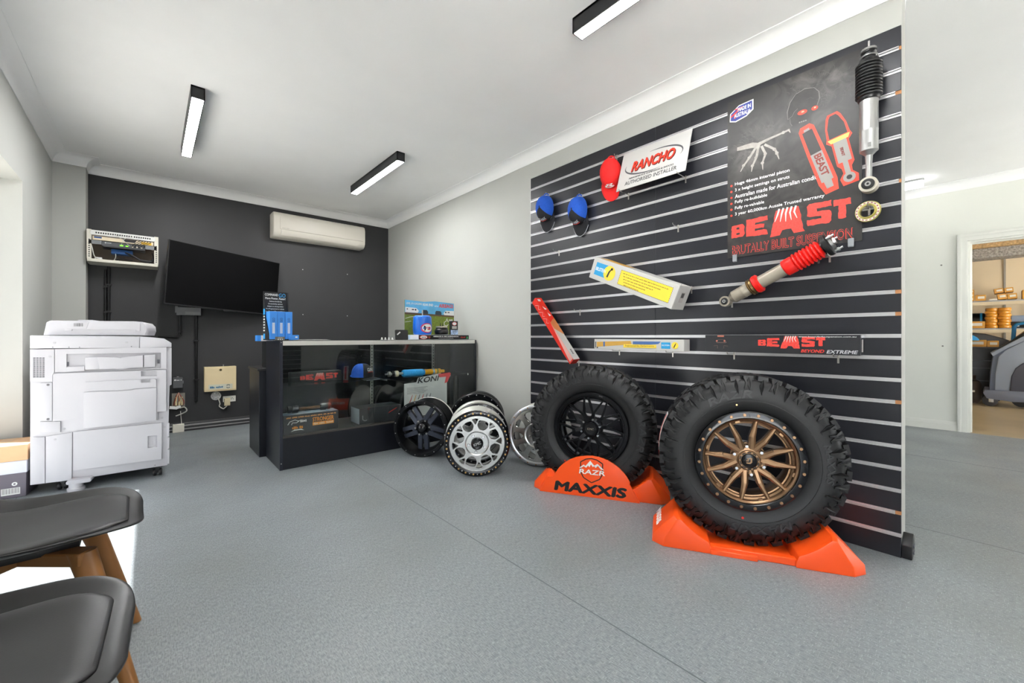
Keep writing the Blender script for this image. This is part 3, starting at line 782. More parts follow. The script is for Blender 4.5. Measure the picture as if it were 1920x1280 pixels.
MB().box(-.44, 0, -.32, .33, 0, .715).build('body', black_lam, ru, bevel=.002, seg=1)
MB().box(-.455, .0, -.332, .34, .715, .735).build('top', mat('desk top edge', (40, 40, 42), .35), ru, bevel=.002, seg=1)
rb = thing('rear_hutch', 'dark rear cupboard box on the low return desk', 'cupboard', (1.1, 3.94, .736), -PI / 2)
MB().box(-.2, -.01, -.366, .5, 0, .226).build('body', mat('worn black laminate', (34, 35, 36), .45, var=.2, vscale=8), rb, bevel=.002, seg=1)
MB().box(-.01, -.006, -.366, .5, .0, .226).build('face', black_lam, rb)

# ---- things in the showcase
def on_shelf(u, y, z): p = ony(u, 640, y); return Vector((p.x, y, z))
DK, SH = .2475, .6205
carton_dk = mat('charcoal carton', (56, 56, 58), .5)
org_print = mat('orange print', (240, 150, 40), .55); blue_print = mat('blue print', (40, 150, 220), .55)
x0, x1 = ony(530, 780, 3.52).x, ony(633, 780, 3.52).x; w = (x1 - x0) / 2
t = thing('parts_carton', 'charcoal carton printed STRONGER in orange inside the showcase', 'carton', ((x0 + x1) / 2, 3.50, DK), -PI / 2)
MB().box(-.13, 0, -w, w, 0, .148).build('box', carton_dk, t, bevel=.002, seg=1)
MB().box(-.13, -.003, -w + .003, w - .003, .148, .1488).build('top_face', mat('white carton top', (200, 205, 205), .5, var=.3, vscale=14, col2=(70, 110, 150)), t)
letters('STRONGER', org_print, t, w * .02, w * .82, .078, .112, .0004, bold=.03)
flat('banner', [rect(w * .02, w * .82, .048, .073)], org_print, t, .0004)
word_bars(t, mat('pale peach print', (236, 200, 160), .5), w * .06, w * .78, .052, .069, .0012, 3)
word_bars(t, mat('peach orange print', (236, 160, 90), .5), -w * .9, w * .9, .122, .133, .0004, 5)
flat('animal_mark', [stroke([(-w * .85, .075), (-w * .78, .098), (-w * .6, .108), (-w * .5, .098), (-w * .42, .102), (-w * .55, .085), (-w * .7, .088), (-w * .72, .072)], .005)], white_print, t, .0004)
word_bars(t, white_print, -w * .42, -w * .2, .085, .105, .0004, 2)
word_bars(t, org_print, -w * .7, -w * .33, .037, .058, .0004, 4)
flat('road_mark', [[(-w * .75, .02), (-w * .62, .034), (-w * .38, .034), (-w * .28, .02), (-w * .4, .026), (-w * .62, .026)]], white_print, t, .0004)
# drive shaft lying on the carton
cpx, cpy = (x0 + x1) / 2, 3.575
t = thing('drive_shaft', 'short shaft with two black joints lying on the charcoal carton', 'car part', (cpx, cpy, DK + .150), -PI / 2)
MB().lathe([(.012, -.15), (.012, .15)], 14, RZ(PI / 2) @ T(0, 0, .03), cap=True).build('shaft', mat('rusty brown shaft', (104, 72, 44), .5, .5, var=.3, vscale=60), t)
for s in (-1, 1):
    MB().lathe([(0, -.045), (.024, -.045), (.03, -.038), (.03, 0), (.024, .006), (.028, .012), (.028, .032), (.02, .04), (0, .04)], 20, T(0, s * .125, .03) @ RZ(PI / 2 * s)).build('joint', gloss_blk, t)
# black beast carton on the shelf
beast_blk = mat('matt black carton', (30, 31, 35), .42)
red_art = mat('rough red lettering', (214, 60, 50), .55, var=.25, vscale=120)
def beast_word(parent, y0, y1, z0, z1, x, m=None):
    """B E A S T: small B, growing to a big A, shrinking again"""
    W_ = y1 - y0; H = z1 - z0; rr = random.Random(int(W_ * 1000))
    spec = (('B', .00, .13, .20, .72), ('E', .145, .34, .14, .86), ('A', .36, .65, .0, 1.0), ('S', .675, .86, .18, .96), ('T', .875, 1.0, .25, .92))
    G_ = dict(B=([(0, 0), (.85, 0), (1, .2), (.92, .5), (1, .75), (.85, 1), (0, .95)], [[(.36, .62), (.6, .62), (.6, .78), (.36, .78)], [(.36, .2), (.62, .2), (.62, .36), (.36, .36)]]),
              E=([(0, .02), (1, 0), (.97, .27), (.42, .28), (.42, .4), (.85, .4), (.85, .6), (.42, .6), (.42, .74), (1, .75), (1, 1), (0, .97)], []),
              A=([(0, 0), (.3, 0), (.38, .2), (.62, .2), (.7, 0), (1, .02), (.86, 1), (.2, .97)], []),
              S=([(0, 0), (.9, 0), (1, .1), (1, .5), (.9, .58), (.4, .6), (.4, .75), (1, .74), (1, 1), (.1, 1), (0, .9), (0, .48), (.1, .4), (.6, .38), (.6, .25), (0, .27)], []),
              T=([(.28, 0), (.72, 0), (.7, .68), (1, .66), (1, 1), (0, 1), (0, .68), (.3, .7)], []))
    for ch, a, b, c, d in spec:
        def rough(loop, js):
            out = []
            for i in range(len(loop)):
                p, q = loop[i], loop[(i + 1) % len(loop)]; l = math.hypot(q[0] - p[0], q[1] - p[1]); n = max(1, int(l / .12))
                for k in range(n):
                    f = k / n; out.append((p[0] + (q[0] - p[0]) * f + rr.uniform(-js, js), p[1] + (q[1] - p[1]) * f + rr.uniform(-js, js)))
            return [(y0 + W_ * (a + (b - a) * p[0]), z0 + H * (c + (d - c) * p[1])) for p in out]
        o, hs = G_[ch]
        MB().prism(rough(o, .022), x - .0004, x + .0006, holes=[rough(h_, .01) for h_ in hs]).build('letter', m or red_art, parent)
    hand = []
    for k in range(5):
        a = y0 + W_ * (.43 + k * .035); hand.append(stroke([(a + W_ * .015, z0 + H * 1.02), (a, z0 + H * .8), (a + W_ * (k - 2) * .012, z0 + H * (.55 - .03 * (2 - abs(k - 2))))], [W_ * .016, W_ * .014, W_ * .004]))
    flat('bone_hand_mark', hand, mat('bone print', (205, 200, 192), .6), parent, x + .0009)
a, b = on_shelf(545, 3.72, SH), on_shelf(640, 3.72, SH); w = (b.x - a.x) / 2
t = thing('parts_carton', 'black carton printed BEAST in red on the showcase glass shelf', 'carton', ((a.x + b.x) / 2, 3.72, SH), -PI / 2)
MB().box(-.08, 0, -w, w, 0, .085).build('box', beast_blk, t, bevel=.0015, seg=1)
beast_word(t, -w * .65, w * .85, .008, .07, .0004)

# ---- caps
cap_blue = mat('blue cap cotton', (26, 84, 186), .85, var=.08, vscale=80, bump=.15, bscale=500)
cap_black = mat('black cap cotton', (24, 25, 30), .85, bump=.15, bscale=500)
cap_red = mat('red cap cotton', (228, 26, 24), .8, var=.05, vscale=60, bump=.12, bscale=500)
def make_cap(t, Mx, m_back, m_front, m_brim, logo, logo_m, edge=None, accent=None):
    """cap coords: z up, brim towards +x, opening at z=0"""
    A, B, H = .098, .083, .118; n, k = 36, 9
    def pt(th, q):
        s = math.sin(q); c = math.cos(q) ** .72 if q < PI / 2 - 1e-6 else 0
        f = 1 + (.05 * max(0, math.cos(th)) * math.sin(2 * q))
        return (A * math.cos(th) * c * f, B * math.sin(th) * c, H * s ** .9 if q > 0 else 0)
    def shell(th0, th1, name, m, q1=PI / 2):
        b = MB(); nn = 18; secs = []
        for i in range(nn + 1):
            th = th0 + (th1 - th0) * i / nn
            secs.append([pt(th, q1 * j / k) for j in range(k + 1)] + [tuple(Vector(pt(th, q1 * j / k)) * .965) for j in range(k, -1, -1)])
        b.loft(secs, Mx, True, True)
        return b.build(name, m, t, smooth=60)
    f = math.radians(52)
    fo = shell(-f, f, 'crown_front', m_front); shell(f, 2 * PI - f, 'crown_back', m_back)
    for i in range(6):
        th = math.radians(52) + i * math.radians(51.2)
        MB().tube([Vector(pt(th, PI / 2 * j / k)) * 1.004 for j in range(k + 1)], .0012, 5, Mx).build('seam', m_back, t)
    MB().lathe([(.006, 0), (.006, .003), (.003, .005), (0, .005)], 10, Mx @ T(0, 0, H - .001) @ AX_Z).build('button', m_brim, t)
    # brim
    secs = []
    for i in range(17):
        th = -f * 1.25 + 2.5 * f * i / 16; p = Vector((A * math.cos(th), B * math.sin(th), 0)); c = max(0, math.cos(th * 1.08)); L = .072 * c ** .55 + .002
        o = p + Vector((L, p.y * .12, -.016 * (abs(math.sin(th)) ** 2) - L * .18)); p.z = -.012 * abs(math.sin(th)) ** 2
        mdl = (p + o) / 2 + Vector((0, 0, .006))
        secs.append([p, mdl, o, o - Vector((0, 0, .004)), mdl - Vector((0, 0, .004)), p - Vector((0, 0, .004))])
    MB().loft(secs, Mx).build('brim', m_brim, t, smooth=60)
    if edge:
        MB().tube([s[2] - Vector((0, 0, .002)) for s in secs[1:-1]], .0022, 6, Mx).build('brim_piping', edge, t)
    # strap at the back
    MB().tube([(-A - .002, -.03, .004), (-A - .012, -.015, .01), (-A - .015, 0, .012), (-A - .012, .015, .01), (-A - .002, .03, .004)], .004, 6, Mx).build('strap', m_back, t)
    # logo on the front
    if logo:
        vs, fs = text_geo(logo, .01, .2)
        ax = min(v[0] for v in vs); bx = max(v[0] for v in vs); ay = min(v[1] for v in vs); by = max(v[1] for v in vs)
        out = []
        for v in vs:
            th = ((v[0] - ax) / (bx - ax) - .5) * .95; q = .42 + (v[1] - ay) / (by - ay) * .30
            out.append(tuple(Mx @ (Vector(pt(th, q)) * 1.012)))
        MB().add(out, fs).build('logo', logo_m, t)
        sw_ = [Vector(pt(th, .33 + .04 * math.cos(th * 3))) * 1.012 for th in [-.45 + .9 * i / 10 for i in range(11)]]
        MB().tube(sw_, .0018, 5, Mx).build('logo_swoosh', accent or red_print, t)
cpos = on_shelf(679, 3.66, SH)
t = thing('baseball_cap', 'blue and black cap sitting on the showcase glass shelf', 'cap', (cpos.x, cpos.y, SH + .02), -PI / 2 + .55)
make_cap(t, I4, cap_blue, cap_black, cap_black, 'CLIMAX', white_print, mat('grey piping', (120, 124, 130), .7))
# ---- blue and yellow shock on the shelf
def bellows(n, r0, r1, x0, x1):
    pr = []
    for i in range(n):
        a = x0 + (x1 - x0) * i / n; d = (x1 - x0) / n
        pr += [(r0, a), (r0 + (r1 - r0) * .8, a + d * .22), (r1, a + d * .4), (r1, a + d * .6), (r0 + (r1 - r0) * .8, a + d * .78)]
    return pr + [(r0, x1)]
a, b = on_shelf(722, 3.60, SH), on_shelf(835, 3.60, SH); L = b.x - a.x
t = thing('shock_absorber', 'yellow shock absorber with pale blue ribbed boot on the glass shelf', 'shock absorber', (a.x, 3.60, SH + .034), 0)
skyb = mat('pale blue rubber boot', (44, 160, 226), .45); yel = mat('yellow enamel', (236, 170, 22), .3)
MB().lathe([(0, L * .27), (.028, L * .27)] + bellows(17, .028, .034, L * .28, L * .60) + [(.028, L * .62), (0, L * .62)], 24).build('boot', skyb, t, smooth=50)
MB().lathe([(0, L * .62), (.026, L * .62), (.027, L * .64), (.027, L * .9), (.02, L * .91), (0, L * .91)], 24).build('body', yel, t)
MB().lathe([(.0275, L * .76), (.0278, L * .765), (.0278, L * .785), (.0275, L * .79)], 24).build('blue_band', mat('blue label band', (150, 190, 220), .5), t)
MB().lathe([(.0275, L * .83), (.0278, L * .832), (.0278, L * .85), (.0275, L * .852)], 24).build('green_band', mat('green label band', (90, 120, 40), .5), t)
MB().box(L * .90, L * .97, -.018, .018, -.014, .014).build('fork_end', yel, t, bevel=.004)
MB().lathe([(0, 0), (.008, 0), (.008, L * .04), (.024, L * .045), (.026, L * .075), (.012, L * .08), (.012, L * .13), (.024, L * .135), (.026, L * .17), (.024, L * .2), (.012, L * .21), (.012, L * .27)], 20).build('stem', steel, t)
MB().lathe([(.0, L * .1), (.027, L * .1), (.028, L * .13), (0, L * .13)], 20).build('rubber_bush', blackp, t)
MB().lathe([(.0, L * .15), (.028, L * .15), (.028, L * .19), (0, L * .19)], 20).build('cream_bush', mat('cream bush', (210, 200, 170), .5), t)
# ---- KONI display card
x0, x1 = ony(758, 700, 3.53).x, ony(838, 700, 3.53).x; w = (x1 - x0) / 2
t = thing('display_card', 'white card headed KONI with red corner flash behind showcase glass', 'sign', ((x0 + x1) / 2, 3.53, DK), -PI / 2)
card_w = mat('white card', (214, 216, 216), .5)
MB().prism([(-w, 0), (w, 0), (w, .335), (w * .5, .335), (-w * .2, .325), (-w, .315)], -.004, 0).build('card', card_w, t)
letters('KONI', card_w, t, -w * .42, w * .62, .315, .368, .0002, bold=.09, shear=.25, rot=.05, name='lettering_outline')
flat('raised_header', [[(-w * .5, .30), (w * 1.02, .31), (w * 1.02, .385), (w * .6, .39), (-w * .38, .362)]], card_w, t, -.0015, .001)
letters('KONI', black_print, t, -w * .42, w * .62, .315, .368, .0006, bold=.03, shear=.25, rot=.05)
flat('red_flash', [[(w * .55, .385), (w * 1.15, .395), (w * 1.2, .38), (w * 1.02, .30), (w * .88, .29), (w * .95, .355), (w * .62, .352)]], mat('red flash', (220, 50, 56), .5), t, .0006)
for k in range(6): flat('text_line', [rect(-w * .88, w * (.05 - .08 * (k % 3)), .27 - k * .011, .2745 - k * .011)], mat('grey text', (150, 152, 156), .6), t, .0004)
for k, c in enumerate(((170, 50, 50), (200, 150, 60), (40, 40, 46), (200, 50, 44), (46, 48, 54), (60, 60, 70))):
    a = -w * .8 + k * w * .17; flat('shock_picture', [stroke([(a, .12), (a + w * .08, .155), (a + w * .16, .205)], [.011, .009, .004])], mat('shock picture %d' % k, c, .5), t, .0004)
# ---- dark parts behind
gp = mat('gloss black part', (24, 25, 28), .22)
for (u, v, y, r, l, ya, lab) in ((728, 735, 3.78, .062, .1, .4, 'wide black rubber bush ring at the back of the showcase'), (764, 728, 3.70, .045, .12, .9, 'black ribbed rubber boot at the back of the showcase')):
    p = ony(u, v, y)
    t = thing('rubber_boot', lab, 'car part', (p.x, y, DK), ya - PI / 2)
    MB().lathe([(0, 0), (r * .8, 0), (r, .01)] + bellows(3, r * .85, r, .015, l) + [(r * .6, l), (r * .5, l - .02), (0, l - .02)], 28, T(-.05, 0, r)).build('body', gp, t, smooth=50)
    MB().lathe([(r * .3, l - .02), (r * .3, l + .05), (r * .22, l + .06), (0, l + .06)], 20, T(-.05, 0, r)).build('neck', gp, t)
x0, x1 = ony(674, 780, 3.50).x, ony(752, 780, 3.50).x; w = (x1 - x0) / 2  # added box imitating the reflection of a rim in the showcase glass
t = thing('parts_carton', 'dark box with pale end imitating a rim reflection in the showcase', 'carton', ((x0 + x1) / 2, 3.50, DK), -PI / 2)
MB().box(-.2, 0, -w, w, 0, .135).build('box', mat('dark reflection box', (52, 54, 58), .4), t, bevel=.002, seg=1)
MB().box(-.195, -.003, -w - .001, -w + .001, .003, .132).build('end_face', mat('pale reflection end', (176, 184, 194), .5), t)
flat('red_flash', [[(w * .35, .07), (w * .75, .105), (w * .8, .115), (w * .45, .085)]], red_print, t, .0004)
flat('hook_print', [stroke([(-w * .85, .075), (-w * .85, .04), (-w * .75, .028), (-w * .66, .034)], .006)], mat('grey print', (150, 152, 156), .5), t, .0004)
p = ony(855, 740, 3.62)
t = thing('shock_boot', 'upright slim black shock boot beside the showcase end', 'car part', (p.x, 3.62, DK), 0)
MB().lathe([(0, 0), (.024, 0), (.026, .02), (.026, .3), (.02, .34), (.008, .35), (0, .35)], 20, AX_Z).build('body', gp, t)

# ---- things on the counter top
ZT = CH_ + .0005
goblue = mat('bright blue carton', (58, 140, 226), .5, var=.06, vscale=10); gb = mat('sky blue print', (40, 160, 230), .5)
p = ony(527, 632, 3.62)
t = thing('brochure_display', 'black GO counter display with three slots of blue boxes', 'display stand', (p.x, 3.62, ZT), -PI / 2 + .06)
MB().box(-.13, -.122, -.092, .088, 0, .385).build('back_board', black_print, t)
for y in (-.092, .080):
    MB().prism([(-.13 * -1 * 0 - .13, 0), (.0, 0), (.0, .05), (-.1, .2), (-.12, .385), (-.13, .385)], y, y + .008, Matrix(((0, 1, 0, 0), (1, 0, 0, 0), (0, 0, 1, 0), (0, 0, 0, 1)))).build('side_panel', black_print, t)
MB().box(-.13, 0, -.092, .088, 0, .006).build('base', black_print, t)
letters('COMMAND', white_print, t, -.082, .012, .352, .371, -.1216, bold=.01)
letters('GO', gb, t, .018, .066, .345, .375, -.1216, bold=.0)
letters('More Power, Faster!', white_print, t, -.08, .066, .322, .341, -.1216, bold=.015)
for k, s in enumerate(('Reduces throttle lag', '10 sensitivity options', 'Adapts to driving habits', 'Pre-Programmed to vehicle', 'Easy Plug and Play installation')):
    letters(s, white_print, t, -.05 - k * .008, .038 + k * .006, .302 - k * .020, .314 - k * .020, -.1216, bold=.005)
flat('blue_glow', [rect(-.085, .07, .2, .222)], gb, t, -.1218, .0002)
for k in range(6): flat('side_print', [rect(-.1, -.06, .07 + k * .022, .08 + k * .022)], white_print, t, .0, .001, T(-.02, -.0925, 0) @ RZ(-PI / 2))
for a, b in ((.01, .05), (.2, .245)): flat('side_blue_print', [rect(-.1, -.06, a, b)], gb, t, .0, .001, T(-.02, -.0925, 0) @ RZ(-PI / 2))
for k in range(3):
    y = -.055 + k * .054
    g = thing('product_box', ['tall blue GO box in the display slot nearest the television', 'tall blue GO box in the middle slot of the display', 'tall blue GO box in the display slot nearest the showcase centre'][k], 'box', Vector((p.x, 3.62, ZT + .0065)) + Matrix.Rotation(-PI / 2 + .06, 3, 'Z') @ Vector((0, y, 0)), -PI / 2 + .06, 'blue boxes in the counter display')
    MB().box(-.1, .01, -.026, .026, 0, .216).build('box', goblue, g, bevel=.0015, seg=1)
    letters('GO', mat('dark blue print', (24, 60, 130), .5), g, -.016, .016, .142, .158, .0104, bold=.0, rot=PI / 2)
    flat('label_strip', [rect(-.009, .009, .045, .128)], mat('pale label', (196, 206, 226), .5), g, .0104)
g = thing('product_box', 'short blue box lying in front of the blue GO boxes', 'box', (ony(552, 632, 3.55).x, 3.56, ZT), -PI / 2)
MB().box(-.035, .02, -.03, .03, 0, .04).build('box', goblue, g, bevel=.0015, seg=1)
flat('label', [rect(.004, .02, .018, .028)], white_print, g, .0204)
g = thing('throttle_controller', 'small grey controller with three buttons in front of the display', 'controller', (ony(525, 635, 3.53).x, 3.53, ZT), -PI / 2)
MB().prism(rrect(-.03, .03, 0, .026, .004), -.02, .01).build('case', mat('grey controller case', (104, 100, 92), .4), g, bevel=.002, seg=1)
flat('screen', [rect(-.016, .016, .014, .021)], mat('lcd grey', (160, 156, 140), .4), g, .0104)
for k in (-1, 0, 1): MB().lathe([(.004, .01), (.004, .012), (0, .012)], 10, T(0, k * .014, .006)).build('button', white_print, g)
g = thing('product_box', 'white box with blue end lying at the left counter end', 'box', (ony(497, 628, 4.02).x, 4.02, .9625), -PI / 2)
MB().box(-.06, .03, -.062, .07, 0, .048).build('box', mat('white carton', (214, 216, 218), .5), g, bevel=.0015, seg=1)
MB().box(-.0605, .0305, -.0625, -.035, -.0, .0485).build('blue_end', goblue, g)
flat('red_print', [rect(.01, .05, .008, .02)], red_print, g, .0304)
g = thing('paper_stack', 'thin stack of white papers lying on the counter glass', 'papers', (ony(585, 634, 3.56).x, 3.6, ZT), -PI / 2)
for k in range(3): MB().box(-.1, .08, -.14 + k * .012, .13 - k * .016, k * .0016, k * .0016 + .0012).build('sheet', mat('paper', (205, 204, 200), .7), g, M=RZ(.05 * k))
for k in range(4):
    g = thing('white_clip', 'small white plastic clip, %s from the black tablet on the counter' % ('fourth', 'third', 'second', 'first')[k], 'clip', (ony(716 + k * 6.5, 634, 3.5).x, 3.5, ZT), -PI / 2, 'white clips on the counter')
    MB().lathe([(0, 0), (.011, 0), (.011, .004), (.006, .008), (.006, .018), (.003, .022), (0, .022)], 12, AX_Z).build('clip', white_print, g)
g = thing('card_reader', 'black tablet with a white mark propped on the counter', 'tablet', (ony(754, 630, 3.52).x, 3.52, ZT), -PI / 2)
MB().prism(rrect(-.062, .062, 0, .092, .008), -.012, 0, RY(-.12)).build('body', mat('black tablet shell', (36, 37, 38), .4), g, bevel=.003, seg=1)
flat('white_mark', [[(-.05, .05), (-.043, .042), (-.012, .066), (-.019, .075)]], white_print, g, .0005, M=RY(-.12))
# airbag display
AX, AY = 2.19, 3.64
t = thing('airbag_display', 'counter display stand with caravan backdrop reading AIRBAGS', 'display stand', (AX, AY, ZT), -PI / 2)
MB().box(-.14, .14, -.29, .29, 0, .046).build('base', mat('white display board', (216, 220, 226), .5), t, bevel=.001, seg=1)
flat('base_front', [rect(-.285, .288, .002, .044)], black_print, t, .1404)
letters('AIRBAGS & AIR SUSPENSION', white_print, t, -.13, .16, .024, .036, .1412, bold=.01)
letters('Compressors & Accessories', white_print, t, -.07, .10, .009, .018, .1412, bold=.005)
flat('oval_badge', [circ(-.235, .023, .042, 24, .018)], red_print, t, .1412); flat('oval_badge_face', [circ(-.235, .023, .036, 24, .014)], white_print, t, .142)
letters('AIRBAG MAN', black_print, t, -.258, -.21, .017, .028, .1428, bold=.0)
letters('U', mat('orange red print', (226, 80, 40), .5), t, -.182, -.165, .012, .034, .1412, bold=.02)
letters('4x4', red_print, t, .185, .245, .016, .03, .1412, shear=.2)
flat('green_triangle', [[(.255, .01), (.282, .01), (.2685, .036)]], mat('green print', (70, 180, 110), .5), t, .1412)
MBd = T(-.135, 0, .046)
prof = [(-.29, .0), (.29, 0), (.285, .34), (.05, .352), (-.08, .34), (-.29, .35)]
bb = MB().prism(prof, -.006, 0, MBd).build('backdrop', mat('backdrop grass print', (112, 128, 44), .6, var=.25, vscale=60), t)
xb = -.135
flat('sky_print', [[(-.29, .262), (.286, .25), (.285, .386), (.05, .398), (-.08, .386), (-.29, .396)]], mat('sky print', (96, 176, 220), .55, var=.15, vscale=9), bb, xb + .0003)
flat('dirt_print', [[(-.29, .252), (.287, .238), (.287, .256), (-.29, .272)]], mat('dirt print', (92, 70, 48), .6), bb, xb + .0011)
flat('caravan_print', [[(-.285, .272), (-.15, .27), (-.135, .29), (-.165, .318), (-.285, .325)], [(.165, .258), (.284, .256), (.284, .306), (.18, .304), (.155, .275)]], white_print, bb, xb + .0019)
flat('caravan_window_print', [rect(-.27, -.258, .3, .31), rect(-.215, -.19, .297, .307), rect(-.18, -.165, .293, .309), rect(.175, .19, .28, .295), rect(.205, .23, .283, .292)], black_print, bb, xb + .0027)
flat('vehicle_print', [[(-.1, .262), (-.03, .262), (-.03, .285), (-.045, .303), (-.09, .303), (-.1, .285)], [(.055, .258), (.13, .258), (.13, .283), (.115, .298), (.065, .3), (.055, .282)]], mat('dark vehicle print', (40, 52, 66), .5), bb, xb + .0019)
letters('LEVEL UP A SAGGING', white_print, bb, -.275, -.1, .352, .372, xb + .0019, bold=.0, shear=.1)
letters('REAR END', white_print, bb, -.09, .03, .345, .37, xb + .0019, bold=.02)
letters('WITH', white_print, bb, .045, .09, .34, .355, xb + .0019, bold=.0)
letters('AIRBAGS', red_print, bb, .1, .275, .335, .375, xb + .0019, bold=.02)
letters('SAFE', white_print, bb, .225, .27, .19, .215, xb + .0011, bold=.01)
flat('thumb_print', [stroke([(.165, .15), (.165, .185), (.185, .19), (.2, .225), (.208, .2), (.215, .185)], .006), stroke([(.165, .15), (.2, .145), (.215, .16)], .006)], white_print, bb, xb + .0011)
flat('line_print', [stroke([(-.285, .21), (-.24, .225), (-.19, .23)], .004), stroke([(-.285, .175), (-.22, .185)], .004)], white_print, bb, xb + .0011)
flat('side_print', [rect(-.13, -.02, .004, .04)], mat('pale blue side', (186, 206, 228), .5), t, .0, .001, T(-.0, -.2905, 0) @ RZ(-PI / 2))
ZB = ZT + .0465
q = ony(792, 610, 3.60)
t = thing('air_spring_sleeve', 'blue polyurethane airbag sleeve with oval badge on the display', 'airbag', (q.x, 3.60, ZB), -PI / 2)
abl = mat('blue airbag polyurethane', (20, 104, 208), .3, coat=.3)
MB().lathe([(0, 0), (.08, 0), (.088, .012), (.092, .06), (.09, .12), (.086, .16), (.08, .178), (.066, .186), (.05, .184), (0, .182)], 32, AX_Z).build('sleeve', abl, t, smooth=60)
for k in range(12):
    a = 2 * PI * k / 12; MB().tube([(.062 * math.cos(a), .062 * math.sin(a), .186), (.082 * math.cos(a), .082 * math.sin(a), .174), (.0875 * math.cos(a), .0875 * math.sin(a), .148)], [.003, .004, .001], 6).build('pleat', abl, t)
MB().tube([(0, 0, .18), (0, 0, .24)], .006, 8).build('valve_stem', steel, t)
def wrap(polys, R, name, m, parent):
    b = MB()
    for p in polys:
        out = [((R + .0) * math.cos(y / R), (R) * math.sin(y / R), z) for y, z in p]
        c = (R * 1.0, 0, 0); n = len(out); cy = sum(y for y, z in p) / n; cz = sum(z for y, z in p) / n
        b.add([(R * math.cos(cy / R), R * math.sin(cy / R), cz)] + out, [(0, i + 1, (i + 1) % n + 1) for i in range(n)])
    return b.build(name, m, parent)
wrap([circ(.0, .065, .064, 32, .046)], .0935, 'badge_rim', mat('magenta red', (214, 36, 76), .5), t); wrap([circ(0.004, .065, .055, 32, .038)], .0942, 'badge_face', white_print, t)
wrap([stroke([(-.035, .085), (-.02, .08), (-.018, .05), (-.028, .04)], .008)], .0948, 'badge_figure', black_print, t)
wrap([rect(-.008, .04, .064, .076), rect(.002, .036, .048, .059)], .0948, 'badge_word', red_print, t)
q = ony(828, 620, 3.58)
t = thing('air_spring', 'black rubber air spring with two studs on the display', 'airbag', (q.x, 3.58, ZB), 0)
MB().lathe([(0, 0), (.078, 0), (.078, .004), (.06, .006), (.066, .012), (.072, .03), (.068, .05), (.058, .058), (.06, .066), (.052, .074), (0, .074)], 32, AX_Z).build('bellow', mat('black airbag rubber', (24, 24, 26), .3), t, smooth=50)
MB().lathe([(.055, .072), (.058, .076), (.058, .084), (.05, .087), (0, .087)], 32, AX_Z).build('top_plate', mat('cream plate', (190, 180, 160), .4), t)
for s in (-1, 1): MB().lathe([(.006, .085), (.006, .1), (.003, .102), (.003, .12), (0, .12)], 10, T(s * .012, 0, 0) @ AX_Z).build('stud', blackp, t)
q = ony(852, 615, 3.56)
t = thing('leaflet_box', 'small black leaflet holder with oval logo on the display', 'leaflet holder', (q.x, 3.56, ZB), -PI / 2)
MB().box(-.03, .0, -.043, .043, 0, .142).build('box', beast_blk, t, bevel=.001, seg=1)
flat('oval', [circ(0, .115, .026, 20, .017)], white_print, t, .0004); flat('oval_rim', segs(circ(0, .115, .026, 20, .017) + [circ(0, .115, .026, 20, .017)[0]], .004), red_print, t, .0012)
flat('panel', [rect(-.028, .028, .062, .09)], mat('grey card', (170, 166, 160), .5), t, .0004)
flat('car_picture', [rect(-.043, .043, .003, .05)], mat('leaflet picture', (150, 170, 200), .5, var=.5, vscale=40), t, .0004)
# ================================================================== COPIER
PYAW = math.atan2(-.9935, -.1139); P0 = Vector((-.557, 3.933, 0))
def plane_yz(u, v, p0, yaw, off=0.0):
    n = Vector((math.cos(yaw), math.sin(yaw), 0)); r = Vector((-n.y, n.x, 0)); k = ray(u, v)
    t = ((p0 + n * off - ORG).dot(n)) / k.dot(n); q = ORG + k * t - p0
    return (q.dot(r), q.z)
def pc(*pts, off=0.0):          # points measured on the copier, 3.2 px grid
    return [plane_yz(x / 3.2, y / 3.2 + 560, P0, PYAW, off) for x, y in pts]
copier_w = mat('copier white plastic', (192, 191, 196), .42); copier_e = mat('copier pale grey plastic', (180, 179, 184), .45)
copier_s = mat('dark grey plastic', (96, 96, 104), .6)
cp = thing('photocopier', 'large white office photocopier on castors against left wall', 'photocopier', P0, PYAW)
YR = .68
def taper(pts, x0, x1):
    b = MB().prism(pts, x0, x1)
    b.v = [(v[0], v[1] * (.86 if v[0] < x1 - .1 else 1), v[2]) for v in b.v]; return b
body = pc((180, 302), (1030, 292), (1030, 515), (1018, 520), (1005, 998), (430, 1088), (180, 1118))
taper(body, -.60, 0).build('body', copier_w, cp, bevel=.004)
top = pc((180, 220), (840, 225), (900, 230), (985, 238), (1030, 265), (1030, 290), (180, 299))
taper(top, -.60, .004).build('scanner_body', copier_w, cp, bevel=.004)
MB().prism(pc((184, 224), (838, 229), (838, 291), (832, 295), (184, 297)), .0, .010).build('scanner_cover', copier_w, cp, bevel=.002)
MB().prism(pc((842, 229), (900, 233), (985, 241), (1027, 267), (1027, 288), (842, 294)), .0, .010).build('control_cover', copier_w, cp, bevel=.002)
lid = pc((250, 218), (258, 185), (268, 140), (290, 129), (800, 134), (850, 138), (872, 160), (876, 190), (864, 219))
ld = MB().prism(lid, -.52, -.03).build('document_feeder', copier_w, cp, bevel=.012, seg=3)
MB().prism(pc((380, 138), (836, 142), (836, 194), (812, 194), (808, 185), (425, 183), (425, 192), (380, 192)), -.03, -.024).build('feeder_panel', copier_w, ld, bevel=.0015)
MB().prism(pc((435, 122), (530, 123), (535, 131), (432, 130)), -.3, -.12).build('feeder_tray', copier_w, ld, bevel=.003)
MB().prism(pc((395, 135), (530, 138), (512, 180), (395, 175)), -.03, -.022).build('feeder_handle', copier_w, ld, bevel=.002)
